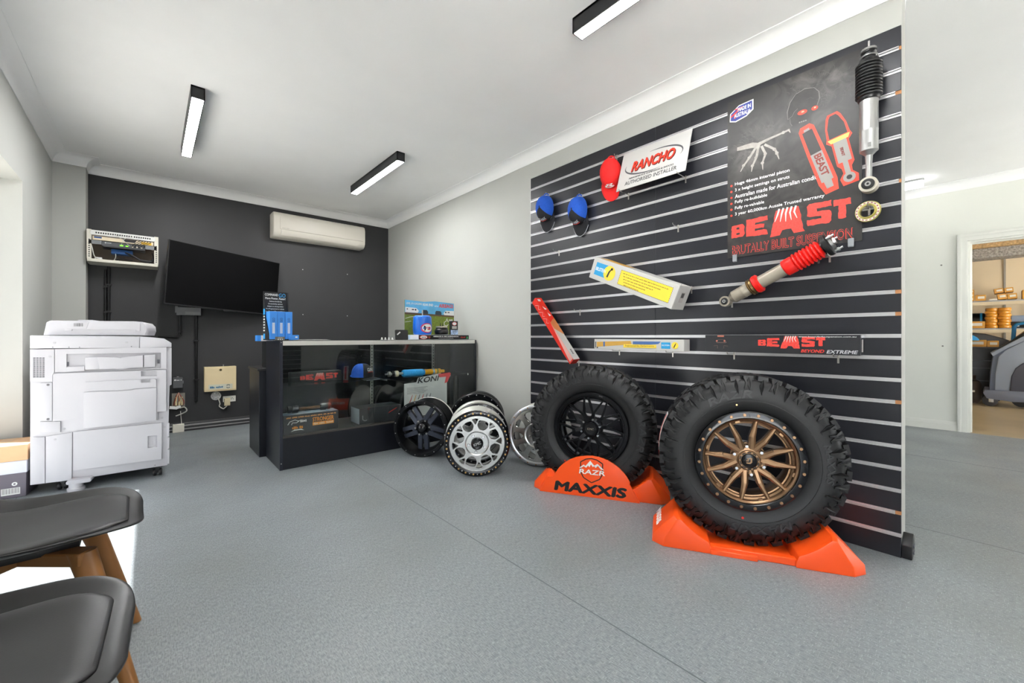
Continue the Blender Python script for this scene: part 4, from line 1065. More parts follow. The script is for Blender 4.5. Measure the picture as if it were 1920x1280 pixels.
for k, wd in enumerate((2, 3, 2, 4, 3, 6, 3, 2, 4, 2)):
    xk = 436 + k * 6; flat('code_bar', [pc((xk, 146), (xk + wd, 146), (xk + wd, 165), (xk, 165))], mat('grey code bar', (130, 128, 130), .6), ld, -.0215)
for x, y in ((330, 264), (762, 261), (303, 346), (292, 515), (292, 720), (385, 780), (334, 841), (973, 715), (986, 770)):
    c = pc((x, y))[0]; MB().lathe([(.007, 0), (.007, .002), (0, .0025)], 10, T(.0098 if (x, y) not in ((385, 780), (973, 715), (986, 770)) else .0, *c)).build('screw_cap', copier_e if y not in (515, 720) else mat('screw dark', (110, 108, 112), .4), cp)
for x, y in ((320, 290), (417, 290), (480, 290), (790, 286), (413, 1077), (930, 998)):
    c = pc((x, y))[0]; MB().lathe([(.003, 0), (.003, .001), (0, .001)], 8, T(.0098 if y < 300 else .0, *c)).build('fixing_dot', copier_s, cp)  # small dark discs at the fixing points
vent_holes = [pc((202 + j * 18, 352 + i * 7.2), (217 + j * 18, 351.7 + i * 7.2), (217 + j * 18, 355.4 + i * 7.2), (202 + j * 18, 355.7 + i * 7.2)) for i in range(17) for j in range(4)]
def panel(name, pts, th, m=None, parent=None, gap=True, bv=.003, holes=()):
    return MB().prism(pc(*pts), 0, th, holes=holes).build(name, m or copier_w, parent or cp, bevel=bv if not holes else 0)
panel('side_panel', ((183, 304), (328, 303), (328, 440), (318, 455), (318, 497), (183, 497)), .010, holes=vent_holes)
MB().prism(pc((198, 345), (278, 345), (278, 478), (198, 478)), .0, .0012).build('vent_shade_sheet', mat('dark vent sheet', (60, 60, 64), .7), cp)  # dark sheet behind the slots, put in for the shade inside the vent
panel('output_surround', ((332, 302), (1000, 291), (1000, 418), (332, 440)), .010, holes=[pc((402, 331), (966, 323), (966, 414), (402, 438))])
rec = panel('output_recess', ((404, 333), (964, 325), (964, 412), (404, 436)), .002, copier_e)
MB().prism(pc((515, 352), (590, 348), (603, 418), (515, 424)), .004, .022).build('output_guide', copier_w, cp, bevel=.003)
b = MB(); P_ = pc((590, 348), (690, 349), (730, 354), (775, 345), (862, 338), (862, 408), (775, 414), (735, 424), (690, 416), (603, 420))
b.prism(P_, .004, .03).build('output_tray', copier_w, cp, bevel=.006, seg=3)
MB().prism(pc((866, 338), (934, 334), (934, 406), (866, 410)), .004, .024).build('output_guide', copier_w, cp, bevel=.003)
MB().prism(pc((402, 408), (512, 403), (512, 432), (402, 438)), .004, .018).build('output_ledge', copier_w, cp, bevel=.003)
for (x, y) in ((408, 388), (952, 374)): MB().prism(pc((x - 7, y - 10), (x + 7, y - 10), (x + 7, y + 14), (x - 7, y + 14)), .0045, .006).build('latch', copier_s, cp)
H1 = pc((848, 434), (943, 431), (943, 461), (848, 465)); H2 = pc((848, 480), (905, 478), (905, 500), (848, 502))
dp = panel('duplex_door', ((322, 452), (340, 447), (998, 425), (998, 672), (948, 676), (948, 728), (500, 716), (322, 733)), .016, holes=[H1, H2])
bt = [p for p in pc((505, 500), (515, 494), (930, 475), (943, 480), (943, 727), (505, 778))]
MB().prism(pc((509, 502), (517, 497), (929, 478), (940, 483), (940, 527), (820, 534), (780, 542), (700, 546), (640, 547), (509, 553)), .0, .023, holes=[H2]).build('bypass_flap', copier_w, dp)
MB().prism(pc((507, 558), (640, 552), (700, 551), (780, 547), (820, 539), (941, 532), (941, 725), (507, 775)), .0, .025).build('bypass_tray', copier_w, dp, bevel=.003)
panel('lower_strip', ((242, 735), (365, 733), (365, 798), (242, 800)), .010)
panel('corner_cover', ((242, 505), (316, 500), (316, 731), (242, 733)), .010)
bd = panel('paper_door', ((442, 797), (972, 742), (970, 958), (442, 1028)), .012, holes=[pc((888, 822), (944, 816), (944, 886), (888, 892))])
panel('waste_door', ((277, 824), (436, 800), (434, 1083), (277, 1103)), .011)
panel('waste_door', ((184, 832), (273, 826), (273, 1104), (184, 1115)), .011)
for k, (y0, y1) in enumerate(((745, 826), (830, 900), (904, 990))):
    panel('drawer_side', ((1002, y0), (1017, y0 - 1), (1015, y1 - 2), (1001, y1)), .004, gap=True, bv=.001)
cst = mat('black castor', (26, 26, 28), .4)
for (x, y, dpt) in ((365, 1112, -.05), (940, 1022, -.05), (365, 1112, -.5), (940, 1022, -.5)):
    c = pc((x, y), off=0)[0]
    g = thing if False else None
    w_ = MB()
    for s in (-1, 1): w_.lathe([(0, -.009), (.022, -.009), (.025, -.004), (.025, .004), (.022, .009), (0, .009)], 20, T(dpt, c[0] + s * .016, .0255) @ RZ(PI / 2))
    w_.box(dpt - .012, dpt + .012, c[0] - .012, c[0] + .012, .02, .07)
    w_.build('castor', cst, cp)
c = pc((465, 1085))[0]
MB().lathe([(0, 0), (.04, 0), (.042, .004), (.042, .02), (.034, .024), (.034, .05), (0, .05)], 28, T(.03, c[0], .001) @ AX_Z).build('stabiliser_foot', copier_e, cp)
MB().prism(rrect(c[0] - .04, c[0] + .075, .05, .075, .01), -.05, .06).build('stabiliser_arm', copier_e, cp, bevel=.006)

# ================================================================== CARTONS BESIDE THE COPIER
BYAW = -PI / 2 - .08
cb = thing('storage_carton', 'grey carton with white lid and barcode under the brown carton', 'carton', (-.715, 3.962, 0), BYAW)
z1, z2 = ony(40, 885, 3.965).z, ony(40, 862, 3.965).z
gry = mat('slate grey carton', (104, 98, 108), .6, var=.05, vscale=12)
MB().box(-.27, 0, -.137, .133, 0, z1 + .01).build('box', gry, cb, bevel=.002, seg=1)
MB().box(-.272, .003, -.139, .137, z1, z2).build('lid', mat('white carton lid', (206, 208, 220), .6), cb, bevel=.002, seg=1)
flat('barcode_label', [rect(.03, .108, .02, .062)], white_print, cb, .0004)
for k in range(17):
    wd = (.0012, .002, .0008)[k % 3]; flat('barcode_bar', [rect(.034 + k * .0042, .034 + k * .0042 + wd, .028, .06)], mat('barcode grey', (96, 92, 100), .6), cb, .0012)
flat('round_stamp', [circ(.085, .085, .012, 16)], white_print, cb, .0004); flat('stamp_dot', [circ(.085, .085, .005, 10)], gry, cb, .0012)
tb = thing('storage_carton', 'plain brown carton resting on the grey carton by the window', 'carton', (-.715, 3.962, z2 + .0008), BYAW)
z3 = ony(40, 833, 3.965).z - z2
kraft = mat('brown kraft card', (212, 172, 132), .65, var=.06, vscale=8)
MB().box(-.28, .006, -.140, .141, 0, z3).build('box', kraft, tb, bevel=.002, seg=1)
MB().box(-.28, .0065, -.03, .03, z3 - .0005, z3 + .0004).build('tape', mat('clear tape', (196, 160, 120), .3), tb)

# ================================================================== CHAIRS
shell_m = mat('black moulded shell', (18, 17, 18), .38, var=.05, vscale=20); pad_m = mat('black leatherette pad', (21, 20, 22), .42, bump=.06, bscale=300)
beech = mat('stained beech', (138, 94, 50), .42, var=.18, vscale=7, stretch=(1, 1, .15))
def chair(x, y, yaw, label):
    t = thing('shell_chair', label, 'chair', (x, y, 0), yaw, 'black shell chairs by the left wall')
    cl = [(.254, .452), (.246, .460), (.222, .462), (.17, .460), (.08, .448), (-.02, .438), (-.10, .444), (-.165, .475), (-.205, .54), (-.232, .63), (-.25, .72), (-.262, .79), (-.268, .82)]
    hw = [.085, .150, .195, .232, .243, .242, .238, .236, .232, .225, .205, .165, .10]
    cu = [.004, .008, .016, .028, .040, .052, .066, .070, .058, .045, .032, .02, .01]
    NT = 14
    def surf(i, tt, dn=0.0):
        (cx_, cz), w, c = cl[i], hw[i], cu[i]
        a, b = cl[max(i - 1, 0)], cl[min(i + 1, len(cl) - 1)]
        tx_, tz = b[0] - a[0], b[1] - a[1]; l = math.hypot(tx_, tz); nx, nz = tz / l, -tx_ / l
        if nz < 0 and i < 6: nx, nz = -nx, -nz
        if i >= 6: nx, nz = abs(nx), abs(nz)
        e = abs(tt) ** 2.6 * c
        if i < 6: nx *= .3
        return (cx_ + nx * (e + dn), tt * w, cz + nz * (e + dn))
    from bisect import bisect
    N = len(cl)
    rows = [[surf(i, -1 + 2 * j / NT) for j in range(NT + 1)] for i in range(N)]
    rows2 = [[surf(i, -1 + 2 * j / NT, -.008) for j in range(NT + 1)] for i in range(N)]
    vs = [p for r in rows for p in r] + [p for r in rows2 for p in r]; k = NT + 1; o = N * k; fs = []
    for i in range(N - 1):
        for j in range(NT):
            fs.append((i * k + j, i * k + j + 1, (i + 1) * k + j + 1, (i + 1) * k + j)); fs.append((o + i * k + j, o + (i + 1) * k + j, o + (i + 1) * k + j + 1, o + i * k + j + 1))
    for i in range(N - 1):
        for j in (0, NT): fs.append((i * k + j, (i + 1) * k + j, o + (i + 1) * k + j, o + i * k + j))
    for j in range(NT):
        for i in (0, N - 1): fs.append((i * k + j, i * k + j + 1, o + i * k + j + 1, o + i * k + j))
    sh_ = MB().add(vs, fs).build('seat_shell', shell_m, t, smooth=80)
    md = sh_.modifiers.new('sub', 'SUBSURF'); md.levels = 2; md.render_levels = 2
    rim_pts = [rows[i][0] for i in range(N)] + [rows[-1][j] for j in range(1, NT)] + [rows[i][NT] for i in range(N - 1, -1, -1)] + [rows[0][j] for j in range(NT - 1, 0, -1)]
    # pad
    prow = []; I0, I1 = 2, 7
    for i in range(I0, I1 + 1):
        f = .76 if I0 < i < I1 else .62
        prow.append([surf(i, f * (-1 + 2 * j / NT), .006 if (j in (0, NT) or i in (I0, I1)) else .013) for j in range(NT + 1)])
    lo = [[(p[0], p[1], p[2] - .012) for p in r] for r in prow]
    n_ = len(prow); vs = [p for r in prow for p in r] + [p for r in lo for p in r]; o = n_ * k; fs = []
    for i in range(n_ - 1):
        for j in range(NT): fs.append((i * k + j, i * k + j + 1, (i + 1) * k + j + 1, (i + 1) * k + j)); fs.append((o + i * k + j, o + (i + 1) * k + j, o + (i + 1) * k + j + 1, o + i * k + j + 1))
        for j in (0, NT): fs.append((i * k + j, (i + 1) * k + j, o + (i + 1) * k + j, o + i * k + j))
    for j in range(NT):
        for i in (0, n_ - 1): fs.append((i * k + j, i * k + j + 1, o + i * k + j + 1, o + i * k + j))
    pd = MB().add(vs, fs).build('seat_pad', pad_m, t, smooth=80)
    md = pd.modifiers.new('sub', 'SUBSURF'); md.levels = 2; md.render_levels = 2
    MB().box(-.09, .12, -.08, .08, .405, .43).build('mount', blackp, t, bevel=.004)
    for s in (-1, 1):
        MB().bar((.14, s * .13, .412), (-.14, -s * .13, .412), .05, .05, .035, (0, 0, 1)).build('cross_beam', beech, t, bevel=.004, seg=1)
    for sx, fx in ((.125, .235), (-.125, -.235)):
        for s in (-1, 1):
            A = Vector((sx, s * .115, .41)); B = Vector((fx, s * .215, 0)); secs = []
            for q in range(5):
                c = A.lerp(B, q / 4); w = .031 - .015 * q / 4; h = .024 - .008 * q / 4
                secs.append([(c.x + w * math.cos(a), c.y + h * math.sin(a), c.z) for a in [2 * PI * i / 12 for i in range(12)]])
            MB().loft(secs).build('leg', beech, t, smooth=60)
    return t
chair(-.268, 1.735, 0.02, 'black shell chair with timber legs beside the copier')
chair(-.278, 1.045, -.04, 'black shell chair with timber legs furthest from the copier')

# ================================================================== BACK WALL THINGS
tvm = place((.632, 5.335, 1.595), -1.254, -.063)
tv = thing('television', 'black flat television angled off the charcoal wall', 'television', M=tvm)
scr = mat('black screen', (2, 2, 3), .5, spec=.1); bez = mat('tv bezel', (24, 24, 26), .35)
MB().box(-.035, 0, -.54, .54, -.3155, .3155).build('body', bez, tv, bevel=.003, seg=1)
MB().box(-.0, .0012, -.532, .532, -.302, .309).build('screen', scr, tv)
MB().box(-.06, -.034, -.3, .3, -.2, .15).build('rear_housing', blackp, tv, bevel=.008)
MB().box(-.0, .003, -.03, .03, -.324, -.314).build('logo_tab', blackp, tv)
MB().box(-.16, -.06, -.16, -.04, -.08, .08).build('wall_bracket', steel, tv)
ac = thing('air_conditioner', 'white split-system air conditioner high on the charcoal wall', 'air conditioner', (1.613, YB, 2.172), -PI / 2)
acw = mat('aged white plastic', (222, 216, 204), .4)
def acp(s): return [(0, .0), (.13, .0), (.165, .02), (.185, .055), (.19, .1), (.19, .225), (.175, .27), (.15, .288), (0, .288)]
secs = [[(x * sc if x > .01 else 0, y, .144 + (z - .144) * sz) for x, z in acp(0)] for y, sc, sz in ((-.54, .9, .95), (-.535, .97, .985), (-.52, 1, 1), (.52, 1, 1), (.535, .97, .985), (.54, .9, .95))]
MB().loft(secs).build('body', acw, ac, smooth=40)
MB().box(.185, .198, -.47, .505, .088, .235).build('front_panel', acw, ac, bevel=.003)
fl = MB(); fl.loft([[(.1985, y, .080), (.196, y, .05), (.178, y, .020), (.168, y, .024), (.184, y, .052), (.187, y, .080)] for y in (-.46, .44)]); fl.build('louvre_flap', acw, ac, smooth=50)
for k in range(2): MB().lathe([(.004, 0), (.004, .002), (0, .002)], 8, T(.186, .11 + k * .04, .066)).build('indicator', mat('indicator', (180, 170, 150), .4), ac)
word_bars(ac, mat('pale grey logo', (190, 184, 172), .5), -.45, -.37, .098, .107, .1984, 2)
# data rack
rk = thing('data_rack', 'open cream wall rack crammed with network gear and cables', 'network rack', (-.184, YB, 1.684), -PI / 2)
rw = mat('cream steel', (222, 218, 204), .45); rd = .235
MB().box(0, rd, -.247, -.243, 0, .296).build('side_plate', rw, rk); MB().box(0, rd, .243, .247, 0, .296).build('side_plate', rw, rk)
MB().box(0, rd, -.247, .247, -.0, .004).build('bottom_plate', rw, rk)
MB().box(0, .003, -.247, .247, 0, .296).build('back_plate', mat('brown grey steel', (120, 108, 98), .6), rk)
MB().box(rd - .004, rd, -.247, .247, 0, .03).build('front_lip', rw, rk)
for s in (-1, 1):
    f_ = MB().box(rd - .002, rd + .001, min(s * .247, s * .216), max(s * .247, s * .216), .03, .296).build('rack_rail', rw, rk)
    hm = MB()
    for k in range(9): hm.box(rd + .0009, rd + .0014, s * .231 - .005, s * .231 + .005, .045 + k * .019, .054 + k * .019)
    hm.build('rail_holes', black_print, f_, kind='stuff')
pp_ = MB().prism(rrect(-.225, .225, .247, .291, .015), rd, rd + .006).build('patch_panel', mat('white patch panel', (226, 226, 222), .45), rk, bevel=.002, seg=1)
for k in range(24):
    a = -.185 + k * .0158 + (.006 if k > 15 else 0); MB().box(rd + .006, rd + .0066, a - .0048, a + .0048, .262, .276).build('socket', black_print, pp_)
cr = MB().box(.02, rd - .01, -.21, .21, .205, .240).build('cream_unit', mat('cream equipment', (232, 216, 186), .45), rk, bevel=.002, seg=1)
flat('cable_gap', [[(-.01, .24), (.09, .24), (.075, .214), (.01, .214)]], black_print, cr, rd - .0095)
flat('yellow_label', [rect(.12, .195, .209, .232)], mat('yellow label', (240, 190, 20), .5), cr, rd - .0095)
flat('blue_label', [rect(-.2, -.15, .222, .236)], mat('blue label', (40, 80, 140), .5), cr, rd - .0095)
swm = mat('graphite switch', (74, 76, 80), .45)
sx_ = MB().box(.03, rd + .004, -.15, .15, .155, .198).build('switch', swm, rk, bevel=.002, seg=1)
MB().box(rd - .01, rd + .012, -.14, .15, .146, .157).build('switch_front_edge', mat('dark switch edge', (40, 41, 43), .45), sx_)
for s in (-1, 1): MB().box(rd - .002, rd + .001, min(s * .15, s * .235), max(s * .15, s * .235), .165, .2).build('switch_ear', mat('grey ear', (130, 132, 134), .45), rk)
flat('green_leds', [rect(-.028, -.005, .168, .18), rect(.012, .03, .168, .178)], mat('green led', (110, 220, 40), .4, emit=.6), sx_, rd + .0044)
flat('switch_logo', [circ(-.124, .185, .006, 10)], mat('grey print small', (190, 192, 194), .5), sx_, rd + .0044); word_bars(sx_, mat('grey print small', 0), -.115, -.08, .181, .189, rd + .0044, 6)
for k in range(6):
    a = .06 + k * .016; MB().box(rd + .004, rd + .012, a - .005, a + .005, .166, .178).build('plug', blackp if k % 2 else mat('cream plug', (220, 210, 190), .5), sx_)
MB().box(.08, .19, -.09, .06, .1, .142).build('blue_modem', mat('blue modem', (24, 84, 150), .4), rk, bevel=.003)
def cable(parent, pts, r, m, name='cable', n=7):
    P = [Vector(p) for p in pts]; out = []
    for i in range(len(P) - 1):
        p0, p1, p2, p3 = P[max(i - 1, 0)], P[i], P[i + 1], P[min(i + 2, len(P) - 1)]
        for k in range(6):
            t = k / 6; out.append(.5 * ((2 * p1) + (-p0 + p2) * t + (2 * p0 - 5 * p1 + 4 * p2 - p3) * t * t + (-p0 + 3 * p1 - 3 * p2 + p3) * t ** 3))
    out.append(P[-1])
    return MB().tube(out, r, n).build(name, m, parent, smooth=80)
cw = mat('white cable', (214, 212, 204), .5); ck = mat('black cable', (22, 22, 23), .45)
for k in range(5): cable(rk, [(rd + .012, .06 + k * .022, .172), (rd + .03, .065 + k * .02, .19), (rd + .02, .1 + k * .022, .225), (rd - .002, .12 + k * .015, .245)], .0024, ck)
for a, b in ((-.06, .02), (.05, -.04)): cable(rk, [(rd + .006, a, .266), (rd + .03, (a + b) / 2, .235), (rd + .012, b + .02, .175)], .0022, cw)
cable(rk, [(.18, -.0, .12), (.2, .05, .1), (.2, .12, .06), (.19, .19, .06), (.2, .225, .1)], .008, ck)
cable(rk, [(.18, .02, .11), (.2, .07, .085), (.2, .14, .045), (.19, .2, .055), (.2, .23, .085)], .007, ck)
cable(rk, [(.17, .2, .14), (.19, .205, .09), (.19, .17, .03), (.18, .05, .03), (.17, -.05, .04), (.17, -.02, .06), (.18, .06, .05)], .005, ck)
cable(rk, [(.2, -.23, .2), (.21, -.215, .14), (.21, -.2, .06), (.2, -.17, .03)], .004, cw)
cable(rk, [(.18, -.06, .11), (.2, -.058, .07), (.19, -.07, .035)], .003, cw)
MB().box(.12, .18, -.2, -.15, .03, .055).build('wall_plug', white_print, rk, bevel=.006)
# conduits and small electrics
def wl_pt(u, v, off=.012): p = ony(u, v, YB - off); return p
pvc = mat('black painted conduit', (16, 16, 17), .4)
def conduit(pts, r, label):
    P = [wl_pt(*q, off=r + .002) for q in pts]; base = min(P, key=lambda p: p.z)
    t = thing('conduit', label, 'conduit', (base.x, YB, base.z))
    MB().tube([(p.x - base.x, p.y - YB, p.z - base.z) for p in P], r, 10).build('pipe', pvc, t, smooth=60)
    for p in P[1:-1] if len(P) > 2 else (P[0].lerp(P[1], .3), P[0].lerp(P[1], .75)):
        MB().box(p.x - base.x - r * 1.8, p.x - base.x + r * 1.8, -r * 2.3, 0, p.z - base.z - .008, p.z - base.z + .008).build('saddle', pvc, t)
conduit([(197.5, 505), (197.5, 612)], .009, 'thin black conduit under the data rack, left of its twin')
conduit([(204, 500), (204, 612)], .011, 'black conduit with capped top under the data rack')
conduit([(368, 590), (368, 752)], .013, 'long straight black conduit running down below the television')
conduit([(337.5, 588), (337.5, 622), (336, 628), (331, 631), (296, 631)], .012, 'black conduit bending towards the copier below the television')
def plate(name, label, cat, u0, u1, v0, v1, dpt, m, parts=None, bv=.003):
    a, b = ony(u0, v1, YB - dpt), ony(u1, v0, YB - dpt)
    t = thing(name, label, cat, ((a.x + b.x) / 2, YB, a.z), -PI / 2); w = (b.x - a.x) / 2; h = b.z - a.z
    MB().box(0, dpt, -w, w, 0, h).build('case', m, t, bevel=bv, seg=1)
    return t, w, h
grb = mat('grey plastic box', (150, 151, 152), .5)
t, w, h = plate('junction_box', 'grey cable junction box tucked under the television', 'junction box', 331, 377, 577, 590, .06, grb)
MB().box(.0, .066, -w * 1.1, -w * .9, h * .3, h * 1.1).build('end_cap', grb, t); MB().box(.06, .064, -w * .3, w * .9, h * .1, h * .45).build('lid', mat('grey lid', (170, 171, 172), .5), t)
t, w, h = plate('alarm_cabinet', 'cream steel alarm cabinet with blue sticker low on charcoal wall', 'cabinet', 383, 443, 686, 735, .08, mat('cream alarm steel', (226, 206, 164), .5, var=.03, vscale=6), bv=.002)
MB().box(.08, .0835, -w * .96, w * .96, h * .05, h * .96).build('door', mat('cream alarm steel', 0), t, bevel=.001, seg=1)
flat('sticker', [rect(-w * .75, w * .75, h * .08, h * .28)], mat('sticker base', (206, 204, 186), .5), t, .0840)
word_bars(t, mat('sticker blue', (40, 110, 150), .5), -w * .65, w * .28, h * .13, h * .21, .0848, 8)
flat('sticker_arcs', [stroke(circ(w * .48, h * .18, w * .12, 8, None, .5, 2.6), .006), stroke(circ(w * .48, h * .18, w * .12, 8, None, 3.6, 5.7), .006)], mat('sticker dark', (30, 50, 60), .5), t, .0848)
MB().lathe([(.012, 0), (.012, .004), (0, .005)], 16, T(.0838, .0, h * .87)).build('lock', mat('brass lock', (110, 96, 70), .35, .9), t)
MB().lathe([(.006, 0), (.006, .02), (0, .022)], 10, T(.04, w * .2, h) @ AX_Z).build('tamper_screw', steel, t)
p = wl_pt(405, 742)
t = thing('round_cover', 'round white cable cover under the cream alarm cabinet', 'cable cover', (p.x, YB, p.z), -PI / 2)
MB().lathe([(.047, 0), (.047, .008), (.04, .014), (.02, .016), (0, .016)], 32).build('cover', white_print, t)
for k in range(8): MB().lathe([(.004, .0), (.004, .0025), (0, .0025)], 8, T(.0145, .03 * math.cos(k * PI / 4), .03 * math.sin(k * PI / 4))).build('hole', mat('grey hole', (120, 120, 118), .6), t)
t, w, h = plate('power_outlet', 'white double power outlet with cream plug-pack below alarm cabinet', 'power outlet', 418, 442, 741, 754, .012, mat('outlet white', (226, 224, 216), .4))
MB().box(.012, .055, -w * .85, w * .05, -h * .55, h * .7).build('plug_pack', mat('cream plug pack', (200, 186, 150), .5), t, bevel=.004)
for dy, dz in ((.45, .62), (.62, .45), (.3, .45)): MB().box(.012, .0125, w * dy - .003, w * dy + .003, h * dz - .004, h * dz + .004).build('socket_slot', black_print, t)
a = wl_pt(408, 744); b = wl_pt(425, 760)
t = thing('power_lead', 'white lead looping from round cover to plug-pack', 'cable', (a.x, YB, b.z))
cable(t, [(0, -.018, a.z - b.z), (.02, -.02, a.z - b.z - .07), (.015, -.02, .0), (.05, -.02, -.03), (b.x - a.x - .02, -.03, -.02), (b.x - a.x, -.04, .0)], .005, cw)
t, w, h = plate('terminal_box', 'small dark grey labelled box beside the copier on charcoal wall', 'junction box', 324, 343, 707, 728, .045, mat('mid grey plastic', (92, 93, 95), .5))
flat('round_logo', [circ(-w * .55, h * .76, w * .2, 14)], white_print, t, .0455); word_bars(t, white_print, -w * .25, w * .75, h * .7, h * .79, .0455, 9)
MB().box(.01, .03, w, w * 1.12, h * .4, h * .65).build('side_lug', grb, t); MB().box(.01, .03, -w * .2, w * .2, h, h * 1.08).build('top_lug', grb, t)
t, w, h = plate('terminal_board', 'open phone terminal board full of tangled wires beside copier', 'junction box', 322, 347, 736, 766, .018, mat('grey board', (128, 124, 116), .55))
wr = [mat('brown wire', (110, 64, 36), .5), mat('red wire', (170, 60, 50), .5), mat('cream wire', (214, 196, 150), .5), mat('grey wire', (150, 150, 150), .5)]
for k in range(10):
    y0 = -w * .8 + k * w * .17; cable(t, [(.02, y0, h * .2), (.035, y0 + w * .1, h * (.45 + .04 * (k % 3))), (.03, y0 * .4, h * .85), (.02, 0, h * 1.05)], .0028, wr[k % 4], 'wire', 5)
for k in (-.35, .1, .5): MB().box(.018, .035, w * k - .008, w * k + .008, h * .2, h * .75).build('terminal_strip', mat('terminal cream', (206, 190, 150), .5), t)
for dy, r in ((-.9, -.2), (-.1, .4)): MB().box(.03, .055, -.025, .025, -.014, .014, T(0, w * dy, h * .08) @ RX(r)).build('white_joiner', white_print, t, bevel=.003)
cable(t, [(.04, w * .2, h * .0), (.05, w * .9, h * .05), (.05, w * 1.2, -h * .2), (.04, w * .3, -h * .4), (.03, -w * .4, -h * .5)], .006, cw)
cable(t, [(.03, w * .3, -h * .2), (.03, w * .5, -h * 1.2), (.03, w * .7, -h * 1.7), (.03, w * .3, -h * 1.95)], .003, cw)
p = onz(335, 812)
t = thing('duct_end', 'cream cable duct end box on the floor beside copier', 'cable duct', (ony(334, 805, YB - .05).x, YB, 0), -PI / 2)
MB().box(.02, .05, -.045, .05, 0, .085).build('box', rw, t, bevel=.003, seg=1)
for k, (u, v) in enumerate(((567.7, 505.2), (651.4, 514), (568, 589.5), (651.3, 592))):
    p = wl_pt(u, v, .003)
    t = thing('wall_plug', 'tiny white wall plug in the charcoal wall, %s' % ('upper one nearer the television', 'upper one nearer the grey wall', 'lower one nearer the television', 'lower one nearer the grey wall')[k], 'wall plug', (p.x, YB, p.z), -PI / 2, 'old screw plugs in the charcoal wall')
    MB().lathe([(.005, 0), (.005, .003), (0, .003)], 8).build('plug', white_print, t)
# ================================================================== THINGS ON THE SLAT WALL
def sw_pt(u, v, off=0.0): return onx(u, v, XS - off)
def wall_thing(name, label, cat, y, z, x=XS, group=None, rx=0.0, yaw=PI, ry=0.0):
    return thing(name, label, cat, M=place((x, y, z), yaw, rx, ry), group=group)
hook_m = mat('zinc hook', (196, 192, 184), .3, .9)
HG = 'slatwall hooks'
def hook(u, v, what, L=.1, tip=.012):
    p = sw_pt(u, v); z = round(p.z * 10) / 10
    t = wall_thing('slatwall_hook', 'zinc slatwall hook ' + what, 'hook', p.y, z, XS - .0015, HG)
    MB().box(0, .003, -.004, .004, -.034, .012).build('bracket', hook_m, t)
    MB().tube([(.002, 0, -.002), (.02, 0, -.003), (L - .01, 0, .0), (L, 0, .004), (L + .004, 0, tip)], .0024, 6).build('prong', hook_m, t, smooth=70)
    return p.y, z
hook(1048.7, 472, 'left empty below the blue caps', .07)
hook(1272, 425, 'left empty below the white RANCHO board', .07)
hook(1179, 363, 'holding the red-cap end of the RANCHO board', .115)
hook(1286, 334, 'holding the poster end of the RANCHO board', .115)
hook(1088, 584, 'left empty above the red and white box', .07)
hook(1297, 542, 'at the low end of the big white box', .13)
hook(1160, 520, 'hidden behind the big white box', .05)
hook(1162, 660, 'under the left end of the slim white box', .09)
hook(1262, 662, 'under the right end of the slim white box', .09)
hook(1086, 679, 'under the foot of the red and white box', .09)
hook(1377, 665, 'under the taillight print of the black BEAST box', .1)
hook(1572, 671, 'under the lettered end of the black BEAST box', .1)
hook(1535, 486, 'under the red bellows of the strut', .05)
hook(1556, 484, 'under the top mount of the red strut', .05)
hook(1373, 570, 'under the lower eye of the red strut', .05)
# ---- caps
CM = Matrix(((0, 0, .82, 0), (0, .92, 0, 0), (-1.12, 0, 0, 0), (0, 0, 0, 1)))   # brim down, dome outwards
for u, lab, yw in ((1029, 'blue and black cap hanging nearest the grey wall edge', .12), (1091, 'blue and black cap hanging next to the red cap', .02)):
    y, z = hook(u, 365, 'carrying the ' + lab.replace('hanging ', ''), .03)
    t = wall_thing('baseball_cap', lab, 'cap', y, z - .125, XS - .03, 'caps hanging on the slatwall', yaw=PI + yw)
    make_cap(t, CM, cap_blue, cap_black, cap_black, 'CLIMAX', mat('white embroidery', (220, 226, 232), .7), mat('white piping', (206, 210, 216), .7))
y, z = hook(1157, 294, 'carrying the red cap', .03)
t = wall_thing('baseball_cap', 'plain bright red cap hanging beside the RANCHO board', 'cap', y + .03, z - .125, XS - .03, 'caps hanging on the slatwall', yaw=PI + .35)
make_cap(t, CM, cap_red, cap_red, cap_red, 'R', white_print, None, white_print)
# ---- RANCHO board
tl = Vector((2.526, 1.672, 2.287)); bl_ = Vector((2.432, 1.672, 2.003)); h = (tl - bl_).length; lean = math.atan2(tl.x - bl_.x, tl.z - bl_.z)
t = wall_thing('sign_board', 'white RANCHO authorised installer board leaning on hooks', 'sign', 1.427, 2.003, 2.432, ry=-lean)
MB().box(-.004, 0, -.246, .246, 0, h).build('board', mat('white sign board', (184, 183, 180), .45), t)
letters('RANCHO', mat('rancho red', (206, 52, 28), .5, var=.2, vscale=30), t, -.155, .155, .125, .205, .0012, bold=.03, shear=.22)
letters('RANCHO', mat('dark red outline', (84, 16, 12), .5), t, -.152, .16, .118, .2, .0004, bold=.05, shear=.22)
letters('PERFORMANCE SUSPENSION & SHOCKS', black_print, t, -.16, .16, .068, .081, .0004, bold=.01, shear=.2)
letters('AUTHORISED INSTALLER', mat('grey black print', (50, 50, 52), .5), t, -.185, .185, .028, .057, .0004, bold=.005)
ov = lambda a0, a1: [(.205 * math.cos(a), .165 + .078 * math.sin(a)) for a in [a0 + (a1 - a0) * i / 20 for i in range(21)]]
flat('oval_swoosh', [stroke(ov(PI * .55, -.35), [.001 + .010 * math.sin(PI * i / 20) for i in range(21)]), stroke(ov(PI * 1.6, PI * .92), [.001 + .010 * math.sin(PI * i / 20) for i in range(21)])], mat('grey swoosh', (70, 72, 76), .5), t, .0002, .0003)
